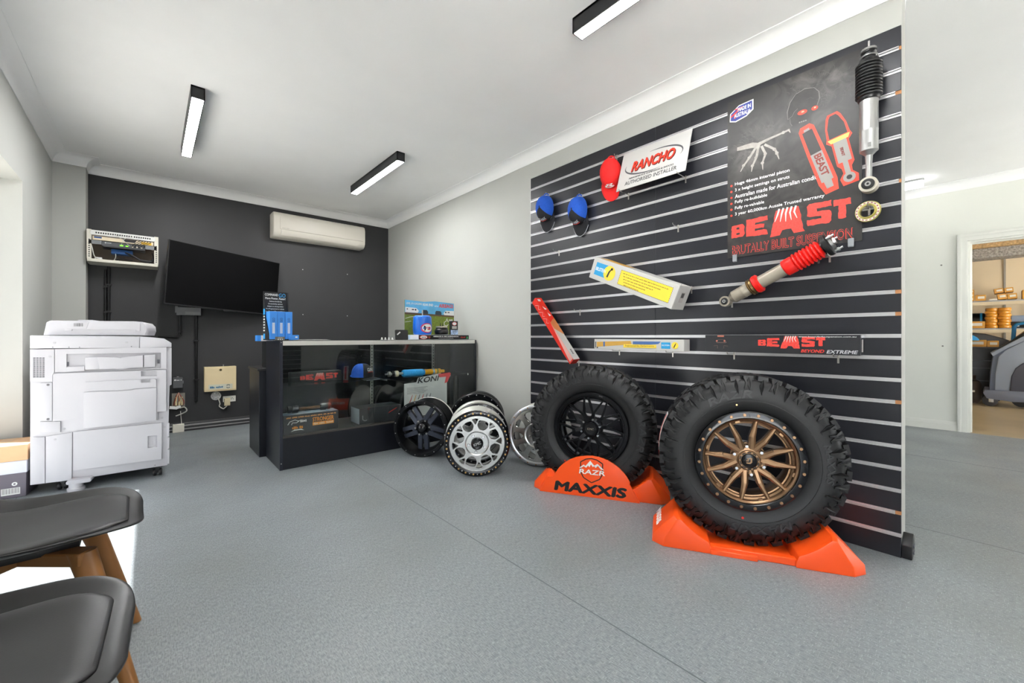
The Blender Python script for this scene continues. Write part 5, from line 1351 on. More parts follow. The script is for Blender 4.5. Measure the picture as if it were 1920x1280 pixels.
# ---- BEAST poster
t = wall_thing('poster_board', 'large dark corflute BEAST suspension poster with skull and hand', 'poster', .676, 1.454, XS - .003)
pw, phh = .303, .908
cor = mat('dark poster print', (48, 46, 45), .45); art = poster_mat()
MB().box(-.003, .001, -pw, pw, 0, phh).build('panel', art, t)
smoke = mat('smoke print', (92, 90, 88), .5, var=.4, vscale=16, col2=(50, 49, 48))
rnd = random.Random(4)
sm = []
for k in range(150):       # wispy strokes round hand and top corners
    cy, cz, sy_, sz_ = random.Random(k).choice(((-.23, .60, .05, .045), (-.14, .66, .08, .04), (.20, .80, .09, .05), (.1, .84, .1, .03), (.2, .72, .08, .04)))
    a = cy + rnd.uniform(-1, 1) * sy_; b = cz + rnd.uniform(-1, 1) * sz_; ang = rnd.uniform(-.5, 2.6); l = rnd.uniform(.012, .04)
    pts = [(a, b), (a + l * .5 * math.cos(ang), b + l * .5 * math.sin(ang)), (a + l * math.cos(ang + .4), b + l * math.sin(ang + .4))]
    if all(-pw + .004 < q[0] < pw - .004 and q[1] < phh - .004 for q in pts): sm.append(stroke(pts, [.0004, .0014, .0004]))
for p_ in sm: pass
bsm = MB()
for p_ in sm: bsm.prism(p_, .001, .0014)
bsm.build('smoke_strokes', mat('pale smoke stroke', (84, 81, 79), .55), t, kind='stuff')
bone = mat('bone white print', (150, 145, 138), .5, var=.25, vscale=40)
sku = [(.0, .69), (-.002, .73), (.01, .775), (.035, .808), (.075, .82), (.115, .808), (.135, .78), (.138, .745), (.125, .705)]
flat('skull_outline', [stroke(sku, [.002, .004, .003, .002, .004, .002, .003, .004, .002]), stroke([(.0, .69), (.02, .7), (.03, .72), (.045, .73)], .002), stroke([(.01, .69), (.012, .665), (.02, .65)], .002)], mat('skull line', (112, 108, 105), .5), t, .0014)
flat('skull_shade', [sku + [(.1, .68), (.09, .655), (.05, .65), (.02, .66)]], mat('skull dark print', (46, 44, 43), .5, var=.3, vscale=25), t, .0006)
eye = mat('glowing eye print', (232, 58, 34), .5)
flat('skull_eyes', [circ(.065, .703, .021, 16, .012), circ(.118, .703, .014, 16, .011)], eye, t, .0014); flat('eye_spark', [circ(.067, .705, .007, 10, .004), circ(.119, .705, .005, 10, .004)], mat('eye highlight', (255, 170, 140), .5), t, .0022)
flat('skull_teeth', [rect(.05 + .009 * k, .056 + .009 * k, .652, .658) for k in range(4)], mat('teeth grey', (130, 126, 122), .5), t, .0014)
hb = []
for pts, w in (([(-.25, .62), (-.17, .615), (-.13, .60)], [.02, .03, .022]), ([(-.14, .61), (-.08, .622), (-.02, .63), (.005, .635), (.012, .617)], [.018, .012, .009, .012, .003]),
               ([(-.15, .60), (-.185, .55), (-.215, .515), (-.232, .485)], [.014, .012, .009, .003]), ([(-.14, .595), (-.15, .54), (-.17, .5), (-.175, .468)], [.014, .012, .009, .003]),
               ([(-.125, .595), (-.105, .545), (-.12, .5), (-.118, .462)], [.013, .012, .009, .003]), ([(-.11, .598), (-.06, .555), (-.05, .53), (-.04, .495)], [.012, .011, .010, .003])):
    hb.append(stroke(pts, w))
for p_ in hb: flat('hand_bone', [p_], bone, t, .0014)
bj = MB()
for cy, cz in ((-.187, .55), (-.152, .54), (-.106, .545), (-.062, .555), (-.216, .515), (-.17, .5), (-.12, .5), (-.05, .53), (-.02, .63)): bj.prism(circ(cy, cz, .0085, 10), .002, .0028)
bj.build('knuckle_prints', bone, t, kind='stuff')
# map badge
flat('badge_edge', [[(-.288, .835), (-.24, .868), (-.165, .872), (-.165, .815), (-.2, .79), (-.258, .778), (-.29, .79)]], white_print, t, .0014)
flat('badge_blue', [[(-.283, .832), (-.24, .862), (-.171, .867), (-.171, .82), (-.202, .796), (-.258, .784), (-.285, .794)]], mat('flag blue', (40, 52, 130), .5), t, .0022)
flat('badge_red', [stroke([(-.283, .815), (-.235, .845)], .008), stroke([(-.26, .832), (-.262, .80)], .008), stroke([(-.262, .85), (-.22, .85)], .006)], red_print, t, .003)
letters('MADE IN', white_print, t, -.245, -.178, .832, .853, .0038, bold=.01); letters('AUSTRALIA', white_print, t, -.265, -.178, .803, .825, .0038, bold=.01)
lines = ('Huge 46mm internal piston', '3 x height settings on struts', 'Australian made for Australian conditions', 'Fully re-buildable', 'Fully re-valvable', '3 year 60,000km Aussie Trusted warranty')
wid = (.27, .27, .43, .165, .15, .42)
for k, s in enumerate(lines):
    z = .418 - k * .0345
    letters(s, white_print, t, -.262, -.262 + wid[k], z - .009, z + .013, .0012, bold=.006)
    flat('bullet', [circ(-.281, z - .001, .006, 12)], eye, t, .0014)
beast_word(t, -.28, .262, .085, .225, .0012)
letters('BRUTALLY BUILT SUSPENSION', red_print, t, -.28, .27, .015, .068, .001, bold=.04)
letters('BRUTALLY BUILT SUSPENSION', cor, t, -.28, .27, .017, .066, .0019, bold=.004)
# printed shock absorbers
glow = mat('orange red glow print', (204, 62, 42), .5)
def shock_print(cy, cz, ang, L, w):
    Mx = T(0, cy, cz) @ RX(ang)
    def loc_(pl): return [(p[0], p[1]) for p in pl]
    out = [(-w, L * .45), (-w * .6, L * .5), (w * .6, L * .5), (w, L * .45), (w * 1.12, L * .1), (w * 1.15, -L * .35), (w * .8, -L * .5), (-w * .8, -L * .5), (-w * 1.15, -L * .35), (-w * 1.12, L * .1)]
    return Mx, out
Mx, out = shock_print(.1325, .444, .30, .385, .034)
flat('shock_glow', [out], glow, t, .0014, M=Mx); flat('shock_body', [[(-.022, .16), (.022, .16), (.024, .02), (-.024, .02)]], mat('shock dark print', (48, 46, 46), .5), t, .0022, M=Mx)
for nm, pl_ in (('shock_tube', [(-.025, .03), (.025, .03), (.025, -.13), (-.025, -.13)]), ('shock_end', [(-.016, -.13), (.016, -.13), (.014, -.168), (-.014, -.168)]), ('shock_top', [(-.012, .16), (.012, .16), (.012, .172), (-.012, .172)])): flat(nm, [pl_], mat('shock silver print', (136, 133, 130), .5), t, .003, M=Mx)
letters('BEAST', mat('dark red print', (120, 44, 36), .5), t, -.06, .06, -.014, .018, 0.0042, bold=.03, M=Mx @ T(0, 0, -.04) @ RX(-PI / 2 + .0))
Mx, out = shock_print(.226, .462, .2, .37, .036)
out = [(-.03, .17), (-.02, .188), (.02, .188), (.03, .17), (.042, .12), (.046, .07), (.052, .05), (.034, .03), (.034, -.08), (.02, -.1), (.018, -.125), (.036, -.15), (.03, -.185), (-.03, -.185), (-.036, -.15), (-.018, -.125), (-.02, -.1), (-.034, -.08), (-.034, .03), (-.052, .05), (-.046, .07), (-.042, .12)]
flat('shock_glow', [out], glow, t, .0014, M=Mx); flat('shock_body', [[(-.02, .165), (-.012, .178), (.012, .178), (.02, .165), (.034, .12), (.036, .065), (-.036, .065), (-.034, .12)]], mat('shock dark print', 0), t, .0022, M=Mx)
for nm, pl_ in (('shock_tube', [(-.026, .05), (.026, .05), (.026, -.07), (-.026, -.07)]), ('shock_stem', [(-.01, -.07), (.01, -.07), (.01, -.13), (-.01, -.13)]), ('shock_end', circ(0, -.152, .024, 16))): flat(nm, [pl_], mat('shock silver print', 0), t, .0022, M=Mx)
flat('shock_collar', [[(-.044, .06), (.044, .06), (.034, .04), (-.034, .04)]], mat('yellow zinc print', (206, 190, 90), .5), t, .003, M=Mx); flat('shock_eye', [circ(0, -.152, .011, 12)], black_print, t, .003, M=Mx)
letters('BEAST', mat('dark red print', 0), t, -.022, .022, -.006, .006, 0.0042, bold=.03, M=Mx @ T(0, 0, -.02) @ RX(-PI / 2))
for y in (-.262, .262):
    c = wall_thing('poster_clip', 'clear plastic clip holding the poster corner ' + ('beside the BEAST capital B' if y < 0 else 'beside the metal ring'), 'clip', .676 - y, 1.45, XS - .0012)
    MB().box(.005, .009, -.012, .012, -.02, .02).build('tab', mat('clear plastic', (136, 139, 143), .15), c, bevel=.002, seg=1)
    MB().box(0, .005, -.01, .01, -.022, -.006).build('foot', mat('clear plastic', 0), c)
# ---- boxes (centre, size, turn found from their edges)
def wbox_thing(label, c, dims, rot, m, name='parts_box'):
    """dims = depth, length along wall, height; rot = (rx, ry, rz) of a frame with x away from viewer, y to the viewer's left"""
    M = Matrix.Translation(Vector(c)) @ RZ(rot[2]) @ RY(rot[1]) @ RX(rot[0]) @ RZ(PI)
    t = thing(name, label, 'box', M=M); d, l, h = [q / 2 for q in dims]
    MB().box(-d, d, -l, l, -h, h).build('box', m, t, bevel=.0015, seg=1)
    return t, d, l, h
bil_w = mat('white gloss carton', (188, 187, 183), .4); byel = mat('bright yellow print', (238, 206, 60), .5); bblu = mat('cyan blue print', (36, 152, 206), .5)
t, d, l, h = wbox_thing('big white shock box with yellow panel propped aslant on hooks', (2.455, 1.531, 1.368), (.138, .697, .151), (.395, -.014, -.044), bil_w)
flat('blue_square', [rect(-l * .90, -l * .60, -h * .55, h * .62)], bblu, t, d + .0003)
letters('BILSTEIN', white_print, t, -l * .88, -l * .62, -h * .12, h * .2, d + .0011, bold=.01)
flat('yellow_disc', [circ(-l * .52, 0, h * .68, 28)], byel, t, d + .0009)
flat('shock_mark', [stroke([(-l * .55, -h * .4), (-l * .53, h * .1), (-l * .49, h * .45)], [.014, .012, .006]), circ(-l * .485, h * .42, .009, 10)], black_print, t, d + .0017)
flat('yellow_panel', [rect(-l * .26, l * .9, -h * .62, h * .66)], byel, t, d + .0003)
da_ = MB(); pts_ = [(-l * .26, -h * .62), (l * .9, -h * .62), (l * .9, h * .66), (-l * .26, h * .66)]
for i in range(4):
    a, b = Vector(pts_[i]), Vector(pts_[(i + 1) % 4]); n = int((b - a).length / .011)
    for k in range(n): p, q = a.lerp(b, k / n), a.lerp(b, (k + .55) / n); da_.prism(stroke([tuple(p), tuple(q)], .0026), d + .0008, d + .0014)
da_.build('dashed_border', black_print, t, kind='stuff')
for k in range(5):
    word_bars(t, mat('olive grey text', (150, 128, 50), .6), -l * .2 + k * .008, l * .82 - k * .05, h * (.42 - k * .24) - .0035, h * (.42 - k * .24) + .0035, d + .0009, 11 + k)
MB().box(-d * .92, d * .92, l, l + .0006, -h * .94, h * .94).build('end_face', bil_w, t)
flat('end_label', [rect(-.02, .02, -.03, .035)], mat('end label', (176, 170, 166), .5), t, 0, M=T(0, l + .0008, 0) @ RZ(PI / 2))
eb = MB()
for k in range(8): eb.prism(rect(-.016 + k * .004, -.014 + k * .004, .0, .03), .0004, .0008, T(0, l + .0015, 0) @ RZ(PI / 2))
eb.build('end_barcode', black_print, t, kind='stuff')
flat('top_print', [[(-l * .9, -d * .8), (-l * .2, -d * .8), (-l * .25, d * .5), (-l * .9, d * .6)]], mat('gold print', (196, 150, 60), .5), t, 0, M=T(0, 0, h + .0006) @ Matrix(((0, 0, 1, 0), (0, 1, 0, 0), (1, 0, 0, 0), (0, 0, 0, 1))))
t, d, l, h = wbox_thing('slim white box printed Engineered for Performance lying on hooks', (2.491, 1.538, .944), (.075, .677, .073), (.003, .001, .001), bil_w)
flat('blue_shock_print', [[(-.05 * l, h * .62), (l * .55, h * .62), (l * .5, h * .2), (-.05 * l, -h * .25)]], mat('steel blue print', (64, 100, 156), .5), t, d + .0003)
flat('gold_shock_print', [[(-l * .93, -h * .55), (-l * .93, h * .45), (-l * .1, h * .7), (-l * .08, h * .05)]], mat('gold print', 0), t, d + .0009)
flat('blue_ring_print', [[(-l * .76, -h * .45), (-l * .72, -h * .43), (-l * .72, h * .52), (-l * .76, h * .5)]], mat('steel blue print', 0), t, d + .0017)
flat('thread_print', [rect(-l * .97, -l * .95, -h * .7, h * .5), rect(-l * .93, -l * .9, -h * .8, -h * .55)], black_print, t, d + .0009)
flat('yellow_panel', [rect(-l * .26, l * .46, -h * .55, h * .05)], byel, t, d + .0025)
letters('Engineered for Performance.', mat('olive grey text', 0), t, -l * .22, l * .42, -h * .42, -h * .02, d + .0033, bold=.01)
flat('blue_square', [rect(l * .56, l * .74, -h * .6, h * .5)], bblu, t, d + .0017); letters('BILSTEIN', white_print, t, l * .575, l * .725, -h * .12, h * .12, d + .0025, bold=0)
flat('yellow_disc', [circ(l * .83, -h * .02, h * .6, 24)], byel, t, d + .0017); flat('shock_mark', [stroke([(l * .81, -h * .4), (l * .83, 0), (l * .85, h * .35)], [.006, .006, .003])], black_print, t, d + .0025)
MB().box(-d * .94, d * .94, l, l + .0006, -h * .9, h * .9).build('end_face', bil_w, t)
t, d, l, h = wbox_thing('long black BEAST box printed BEYOND EXTREME lying on hooks', (2.491, .718, .958), (.087, .707, .096), (.003, .001, -.02), beast_blk)
beast_word(t, -l * .2, l * .63, -h * .45, h * .85, d + .0004)
letters('BEYOND', red_print, t, l * .35, l * .62, -h * .82, -h * .5, d + .0004, bold=.02, shear=.25); letters('EXTREME', mat('silver print', (180, 180, 184), .4), t, l * .645, l * .98, -h * .86, -h * .52, d + .0004, bold=.02, shear=.25)
letters('www.beast4x4suspension.com.au', white_print, t, l * .32, l * .96, h * .7, h * .88, d + .0004, bold=.0)
lm = mat('faint vehicle line', (110, 88, 80), .6)
flat('vehicle_lines', [stroke([(-l * .82, h * .1), (-l * .79, h * .45), (-l * .69, h * .45), (-l * .66, h * .1)], .002), stroke([(-l * .86, -h * .3), (-l * .8, -h * .25), (-l * .8, -h * .6)], .002), stroke([(-l * .64, -h * .3), (-l * .7, -h * .25), (-l * .7, -h * .6)], .002), stroke([(-l * .81, h * .1), (-l * .67, h * .1)], .004)], lm, t, d + .0004)
flat('tail_lights', [circ(-l * .81, h * .3, .005, 10), circ(-l * .69, h * .3, .005, 10), rect(-l * .8, -l * .7, h * .78, h * .95)], mat('tail light print', (190, 110, 90), .5), t, d + .0008)
MB().box(-d * .98, d * .7, l, l + .0008, -h * .96, h * .96).build('end_face', gloss_blk, t)
flat('end_label', [rect(-.012, .008, -.032, .026)], mat('end label', 0), t, 0, M=T(0, l + .0014, 0) @ RZ(PI / 2))
redg = mat('red carton print', (218, 44, 28), .4)
t, d, l, h = wbox_thing('slim red and white shock box leaning steeply at slatwall edge', (2.468, 2.284, 1.059), (.066, .668, .057), (.849, -.056, -.119), mat('white shock carton', (190, 188, 183), .4))
# red side and fading top print
flat('red_side', [[(-l, -h), (l, -h), (l, h), (-l, h)]], redg, t, d + .0003)
flat('white_fade', [[(-l * .1, h * .98), (l * .97, h * .98), (l * .97, -h * .55)]], mat('pink fade print', (226, 170, 160), .45), t, d + .0011)
FT = T(0, 0, h + .0003) @ Matrix(((0, 0, -1, 0), (0, 1, 0, 0), (1, 0, 0, 0), (0, 0, 0, 1)))
flat('red_top', [[(-l, -d), (-l * .15, -d), (-l * .3, d), (-l, d)]], redg, t, 0, M=FT)
flat('orange_fade', [[(-l * .3, d), (-l * .15, -d), (l * .05, -d), (l * .25, d)]], mat('orange fade print', (196, 120, 70), .45), t, .0006, M=FT)
for a in (-.86, -.62, -.4): flat('white_graphic', [stroke([(l * a, -h * .5), (l * (a + .1), h * .6), (l * (a + .16), -h * .3), (l * (a + .22), h * .4)], .0022)], white_print, t, d + .0011)
flat('white_tick', [[(-l * .7, -d * .4), (-l * .6, d * .5), (-l * .58, -d * .2)], [(-l * .48, 0), (-l * .38, d * .6), (-l * .36, -d * .1)], rect(-l * .95, -l * .88, -d * .6, d * .2)], white_print, t, .0008, M=FT)
letters('KONI', black_print, t, l * .70, l * .84, -d * .2, d * .2, .0004, bold=.02, M=FT)
MB().box(-d * .96, d * .96, l, l + .0007, -h * .96, h * .96).build('end_face', redg, t)
# ---- upright silver shock
t = wall_thing('shock_absorber', 'silver shock absorber with black ribbed boot hanging upright', 'shock absorber', .340, 1.69, 2.475)
silv = mat('brushed silver tube', (176, 176, 174), .34, .9, var=.05, vscale=40, stretch=(1, 1, .1)); bootb = mat('black rubber boot', (20, 20, 21), .35)
UP = AX_Z
MB().lathe([(.0, .10), (.012, .1), (.014, .135), (.028, .15), (.034, .155), (.034, .245), (.0345, .247), (.0345, .251), (.034, .253), (.034, .40), (0, .40)], 28, UP).build('tube', silv, t)
MB().lathe([(.034, .385), (.040, .39)] + bellows(11, .040, .049, .40, .555) + [(.036, .57), (.028, .575), (0, .575)], 28, UP).build('boot', bootb, t, smooth=55)
MB().lathe([(.0, .57), (.024, .57), (.024, .60), (.028, .605), (.028, .612), (.0, .612)], 24, UP).build('bump_stop', bootb, t)
MB().lathe([(.029, .583), (.032, .585), (.032, .588), (.029, .59)], 24, UP).build('clamp_ring', steel, t)
MB().lathe([(0, .61), (.03, .612), (.028, .622), (.012, .625), (.01, .63), (.004, .632), (.004, .66), (0, .66)], 20, UP).build('top_stud', steel, t)
MB().lathe([(.012, .035), (.012, .11)], 18, UP).build('stem', silv, t)
MB().lathe([(.02, -.022), (.034, -.022), (.034, .022), (.02, .022), (.02, -.022)], 28, T(0, 0, 0)).build('eye', mat('cream eye steel', (196, 190, 176), .35, .5), t)
MB().lathe([(.0, .018), (.020, .018), (.021, .02), (.024, .026), (.008, .028), (0, .028)], 24).build('eye_bush', bootb, t); MB().lathe([(.005, .028), (.011, .028), (.011, .031), (.005, .031)], 16).build('eye_sleeve', steel, t)
flat('printed_mark', [rect(.0, .012, .165, .185)], mat('mark grey', (120, 120, 118), .4), t, .0334)
hook(1640, 113, 'behind the top of the upright silver shock', .05)
# ---- zinc ring
t = wall_thing('spring_ring', 'yellow zinc spring ring hanging under the silver shock', 'metal ring', .349, 1.579, 2.512, yaw=PI - .15)
zy = mat('yellow zinc', (206, 194, 120), .28, .8, var=.2, vscale=20)
MB().lathe([(.028, -.006), (.046, -.004), (.049, 0), (.046, .004), (.032, .005), (.030, .012), (.027, .012), (.027, -.006), (.028, -.006)], 40).build('ring', zy, t)
ML = MB()
MB().lathe([(.0365, .0056), (.0445, .0052)], 40).build('paper_label', mat('ring label', (214, 210, 190), .5), t)
lb = MB()
for k in range(18): lb.lathe([(.038, .0062), (.043, .006)], 2, None, 2 * PI * k / 18, 2 * PI * k / 18 + .2)
lb.build('label_print', mat('magenta print', (150, 80, 90), .5), t, kind='stuff')
hook(1630, 393, 'through the yellow zinc ring', .045)
# ---- red strut
A = Vector((2.468, .962, 1.198)); B = Vector((2.468, .475, 1.449)); L = (B - A).length; ang = math.atan2(B.z - A.z, A.y - B.y)
t = wall_thing('coilover_strut', 'grey strut with red bellows and red collar slung on hooks', 'strut', A.y, A.z, A.x)
MS = RX(ang) @ RZ(PI / 2)      # lathe axis along the strut, viewer-right and up
gs = mat('warm grey enamel', (150, 142, 128), .38, .3, var=.05, vscale=20); rdp = mat('red enamel', (218, 28, 22), .32)
MB().lathe([(0, .03), (.02, .03), (.03, .045), (.034, .05), (.034, .1), (.035, .104), (.035, .108), (.034, .11), (.034, .34), (0, .34)], 28, MS).build('tube', gs, t)
MB().lathe([(.034, .168), (.046, .17), (.05, .178), (.05, .195), (.044, .2), (.036, .202)], 28, MS).build('collar', rdp, t)
MB().lathe([(.034, .14), (.044, .141), (.046, .146), (.042, .15), (.046, .155), (.044, .166), (.034, .168)], 20, MS).build('lock_nut', mat('bronze nut', (120, 96, 60), .35, .8), t)
MB().lathe([(.036, .325), (.042, .33)] + bellows(1, .042, .043, .335, .375) + bellows(7, .036, .047, .378, .50) + [(.03, .505), (0, .505)], 28, MS).build('bellows', rdp, t, smooth=55)
MB().lathe([(0, .5), (.03, .5), (.03, .512), (.052, .515), (.056, .522), (.056, .535), (.05, .54), (.03, .542), (0, .542)], 32, MS).build('top_mount', bootb, t)
MB().lathe([(.0, .54), (.034, .54), (.034, .552), (.014, .555), (.012, .565), (0, .565)], 24, MS).build('mount_cap', steel, t)
for k in range(3):
    a = .5 + 2 * PI * k / 3; MB().lathe([(.006, 0), (.006, .01), (.0095, .011), (.0095, .02), (.005, .021), (.005, .034), (0, .034)], 10, MS @ T(.54, .042 * math.cos(a), .042 * math.sin(a))).build('mount_stud', steel, t)
MB().lathe([(.018, -.02), (.029, -.02), (.029, .02), (.018, .02), (.018, -.02)], 28).build('eye', gs, t)
MB().lathe([(0, .016), (.018, .016), (.02, .02), (.01, .024), (0, .024)], 22).build('eye_bush', bootb, t); MB().lathe([(.004, .024), (.009, .024), (.009, .027), (.004, .027)], 14).build('eye_sleeve', steel, t)
# ================================================================== WORKSHOP THROUGH THE DOORWAY
ws_wall = mat('cream block wall paint', (214, 196, 166), .7, var=.04, vscale=2); ws_floor = mat('sealed cream concrete', (176, 158, 126), .3, var=.14, vscale=1.6)
WX0, WX1, WY0, WY1, WZ = X2 + .12, 10.95, -4.0, 2.6, 3.3
wbox('floor_workshop', ws_floor, WX0 - .12, WX1, WY0, WY1, -.06, -.002)
wbox('wall_workshop_rear', ws_wall, WX1, WX1 + .12, WY0, WY1, -.06, WZ)
wbox('wall_workshop_side', ws_wall, WX0, WX1, WY1, WY1 + .12, -.06, WZ)
wbox('ceiling_workshop', mat('workshop ceiling', (200, 196, 186), .8), WX0, WX1, WY0, WY1, WZ, WZ + .1)
struct(MB().prism([(WY0, ZC), (WY1, ZC), (WY1, WZ), (WY0, WZ)], WX0 - .1, WX0).build('wall_workshop_upper', ws_wall))
fwm = MB(); fwm.box(WX0, 8.2, WY0 - .12, WY0, -.06, WZ); fwm.box(9.6, WX1, WY0 - .12, WY0, -.06, WZ); fwm.box(8.2, 9.6, WY0 - .12, WY0, 2.0, WZ)  # unseen wall added to cut the workshop daylight, gap narrowed to suit
struct(fwm.build('wall_workshop_added', ws_wall))
bm_ = mat('speckled grey insulation', (150, 146, 142), .8, var=.5, vscale=38); bt_ = mat('speckled tan insulation', (176, 146, 104), .8, var=.35, vscale=38)
struct(MB().box(10.55, 10.94, WY0, WY1, 2.33, 2.49).build('trim_beam', bm_)); struct(MB().box(10.45, 10.94, WY0, WY1, 2.491, 2.72).build('trim_soffit', bt_))
for yy in (onx(1884, 500, 10.9).y,): struct(MB().box(10.93, 10.95, yy - .012, yy + .012, .0, 2.33).build('trim_wall_rail', mat('grey wall rail', (150, 144, 134), .5)))
# shelving
SX = 10.25; yA, yB = onx(1800, 600, SX).y, onx(1960, 600, SX).y
rkm = mat('galvanised shelf steel', (150, 152, 158), .4, .6)
zs1, zs2 = onx(1860, 563, SX).z, onx(1860, 615, SX).z
t = thing('steel_shelving', 'steel shelving along the workshop rear wall', 'shelving', (SX, (yA + yB) / 2, 0), PI); hw_ = (yA - yB) / 2
for z in (zs1, zs2, .55):
    MB().box(-.5, 0, -hw_, hw_, z - .02, z).build('shelf', rkm, t); MB().box(-.02, .004, -hw_, hw_, z - .075, z - .02).build('shelf_beam', mat('cream shelf beam', (206, 190, 160), .5), t)
for y in (-hw_, hw_ - .05):
    for x in (-.5, -.05): MB().box(x, x + .05, y, y + .05, 0, zs1 + .1).build('upright', rkm, t)
kr = mat('amber carton card', (206, 150, 66), .6, var=.06, vscale=10); lab = mat('white carton label', (224, 220, 210), .55)
def carton(u0, u1, v0, v1, z, lbl, X=SX - .02, dpt=.25, rx=0.0, grp='small cartons on the top shelf', label_at=None, m=None, x_in=.0):
    a, b = onx(u0, v1, X), onx(u1, v0, X); w = (a.y - b.y) / 2; h = b.z - a.z
    t = thing('small_carton', lbl, 'carton', M=place((X + x_in, (a.y + b.y) / 2, z), PI, rx), group=grp)
    MB().box(-dpt, 0, -w, w, 0, h).build('box', m or kr, t, bevel=.003, seg=1)
    flat('label', [rect(-w * .5, w * .75, h * .35, h * .75)], lab, t, .0004)
    return h
zz = zs1 + .0005
for k in range(3):
    h = carton(1809, 1826.5, 548, 556, zz, 'amber carton %s the three-high stack at the door jamb' % ('at the bottom of', 'in the middle of', 'on top of')[k]); zz += h + .0005
carton(1828.5, 1848.5, 551, 563, zs1 + .0005, 'single amber carton beside the three-high stack')
carton(1871, 1889, 552, 563, zs1 + .011, 'lower amber carton of the tilted four nearest the single carton', rx=.12)
carton(1889.5, 1908, 550, 561, zs1 + .011, 'lower amber carton of the tilted four furthest from the single carton', rx=.1)
carton(1865, 1882.5, 542, 551.5, zs1 + .113, 'upper amber carton of the tilted four nearest the single carton', rx=.14)
carton(1883.5, 1901, 541, 550.5, zs1 + .119, 'upper amber carton of the tilted four furthest from the single carton', rx=.1)
carton(1917, 1935, 545, 563, zs1 + .0005, 'amber carton alone at the far end of the top shelf')
carton(1855, 1870, 559.5, 563, zs1 + .0005, 'flat white packet beside the tilted amber cartons', m=lab)
carton(1806, 1847, 601, 614.5, zs2 + .0005, 'long plain carton on the lower shelf by the door jamb', grp='cartons on the lower shelf', dpt=.12)
a = onx(1834, 600, SX - .12); hb_ = onx(1834, 601, SX).z - zs2 + .02
t = thing('black_reel', 'black reel with blue band standing behind the long carton', 'reel', (SX + .34, a.y, zs2 + .0005), PI)
MB().lathe([(0, -.12), (.11, -.12), (.13, -.1), (.13, .1), (.11, .12), (0, .12)], 28, T(0, 0, .13) @ RZ(PI / 2)).build('body', blackp, t)
MB().lathe([(.131, .02), (.133, .02), (.133, .045), (.131, .045)], 28, T(0, 0, .13) @ RZ(PI / 2)).build('band', gb, t)
amb = mat('amber tape roll', (210, 140, 36), .3, coat=.3)
for j, u in enumerate((1859, 1883)):
    for k in range(7):
        p = onx(u, 600, SX + .05)
        t = thing('tape_roll', 'amber tape roll, %s up in the stack %s' % (('first', 'second', 'third', 'fourth', 'fifth', 'sixth', 'topmost')[k], 'next to the long carton' if j == 0 else 'next to the pale blue tub'), 'tape roll', (SX + .05, p.y + (.004 if k % 2 else -.004), zs2 + .0005 + k * .0465), 0, 'amber tape rolls stacked on the lower shelf')
        MB().lathe([(.04, 0), (.066, 0), (.071, .008), (.071, .037), (.066, .045), (.04, .045), (.04, 0)], 20, AX_Z).build('roll', amb, t)
a, b = onx(1893, 602, SX), onx(1935, 591, SX)
t = thing('plastic_tub', 'pale blue plastic tub on the lower shelf beside tape rolls', 'tub', (SX + .12, (a.y + b.y) / 2 - .07, zs2 + .1), PI)
MB().box(-.2, 0, -.16, .16, 0, .1).build('tub', mat('pale blue plastic', (150, 172, 204), .4), t, bevel=.01)
t = thing('tool_case', 'black and red tool case under the pale blue tub', 'tool case', (SX + .06, (a.y + b.y) / 2 - .07, zs2 + .0005), PI)
MB().box(-.25, 0, -.17, .17, 0, .097).build('case', blackp, t, bevel=.008)
for k in range(3): MB().box(0, .004, -.13 + k * .1, -.08 + k * .1, .02, .055).build('red_tool', red_print if k else white_print, t)
# black lidded bin with long cartons on it
BX = 9.95
p = onx(1835, 640, BX); ztop = onx(1830, 650, BX).z
t = thing('black_bench', 'black steel bench cabinet behind the door jamb', 'bench', (BX, p.y + .12, 0), PI)
MB().box(-.28, 0, -.42, .34, 0, ztop - .02).build('body', mat('black bench steel', (18, 18, 20), .35), t, bevel=.01)
for z in (.3, .5, .62): MB().box(0, .006, -.38, .3, z, z + .012).build('drawer_line', mat('bench edge grey', (80, 80, 84), .4), t)
MB().box(-.3, .03, -.44, .42, ztop - .02, ztop).build('top', mat('bench top grey', (70, 72, 76), .4), t)
t = thing('domed_hood', 'black domed hood with tan sheen on the bench', 'hood', (BX + .21, p.y + .05, ztop + .0005), PI)
MB().prism([(-.45, 0), (.5, 0), (.46, .05), (.3, .14), (.12, .21), (-.1, .24), (-.45, .24)], -.12, .08).build('lid', mat('black lid enamel', (44, 40, 38), .3), t, bevel=.02, seg=3)
carton(1806, 1850, 637, 649.5, ztop + .0005, 'long amber carton lying on the bench edge', X=BX + .02, dpt=.1, grp='cartons on the bench')
carton(1850.5, 1873, 638, 649.5, ztop + .0005, 'short amber carton lying on the bench edge', X=BX + .02, dpt=.1, grp='cartons on the bench')
t = thing('blue_cloth', 'bright blue cloth bundled on the bench by the jamb', 'cloth', (BX - .05 + .03, onx(1818, 630, BX).y, ztop + .103), PI)
MB().lathe([(0, .085), (.04, .08), (.08, .05), (.1, .02), (.105, 0), (0, 0)], 14, AX_Z).build('cloth', gb, t)
g = onz(1822, 752)
t = thing('gas_bottle', 'dark brown gas bottle standing on the workshop floor', 'gas bottle', (9.45, onx(1819, 740, 9.45).y, 0), 0)
MB().lathe([(0, .01), (.09, .01), (.105, .03), (.12, .08), (.12, .27), (.1, .33), (.05, .36), (0, .365)], 28, AX_Z).build('bottle', mat('brown gas bottle', (70, 60, 54), .4), t)
MB().lathe([(.085, 0), (.09, 0), (.09, .02), (.085, .02)], 28, AX_Z).build('foot_ring', mat('brown gas bottle', 0), t)
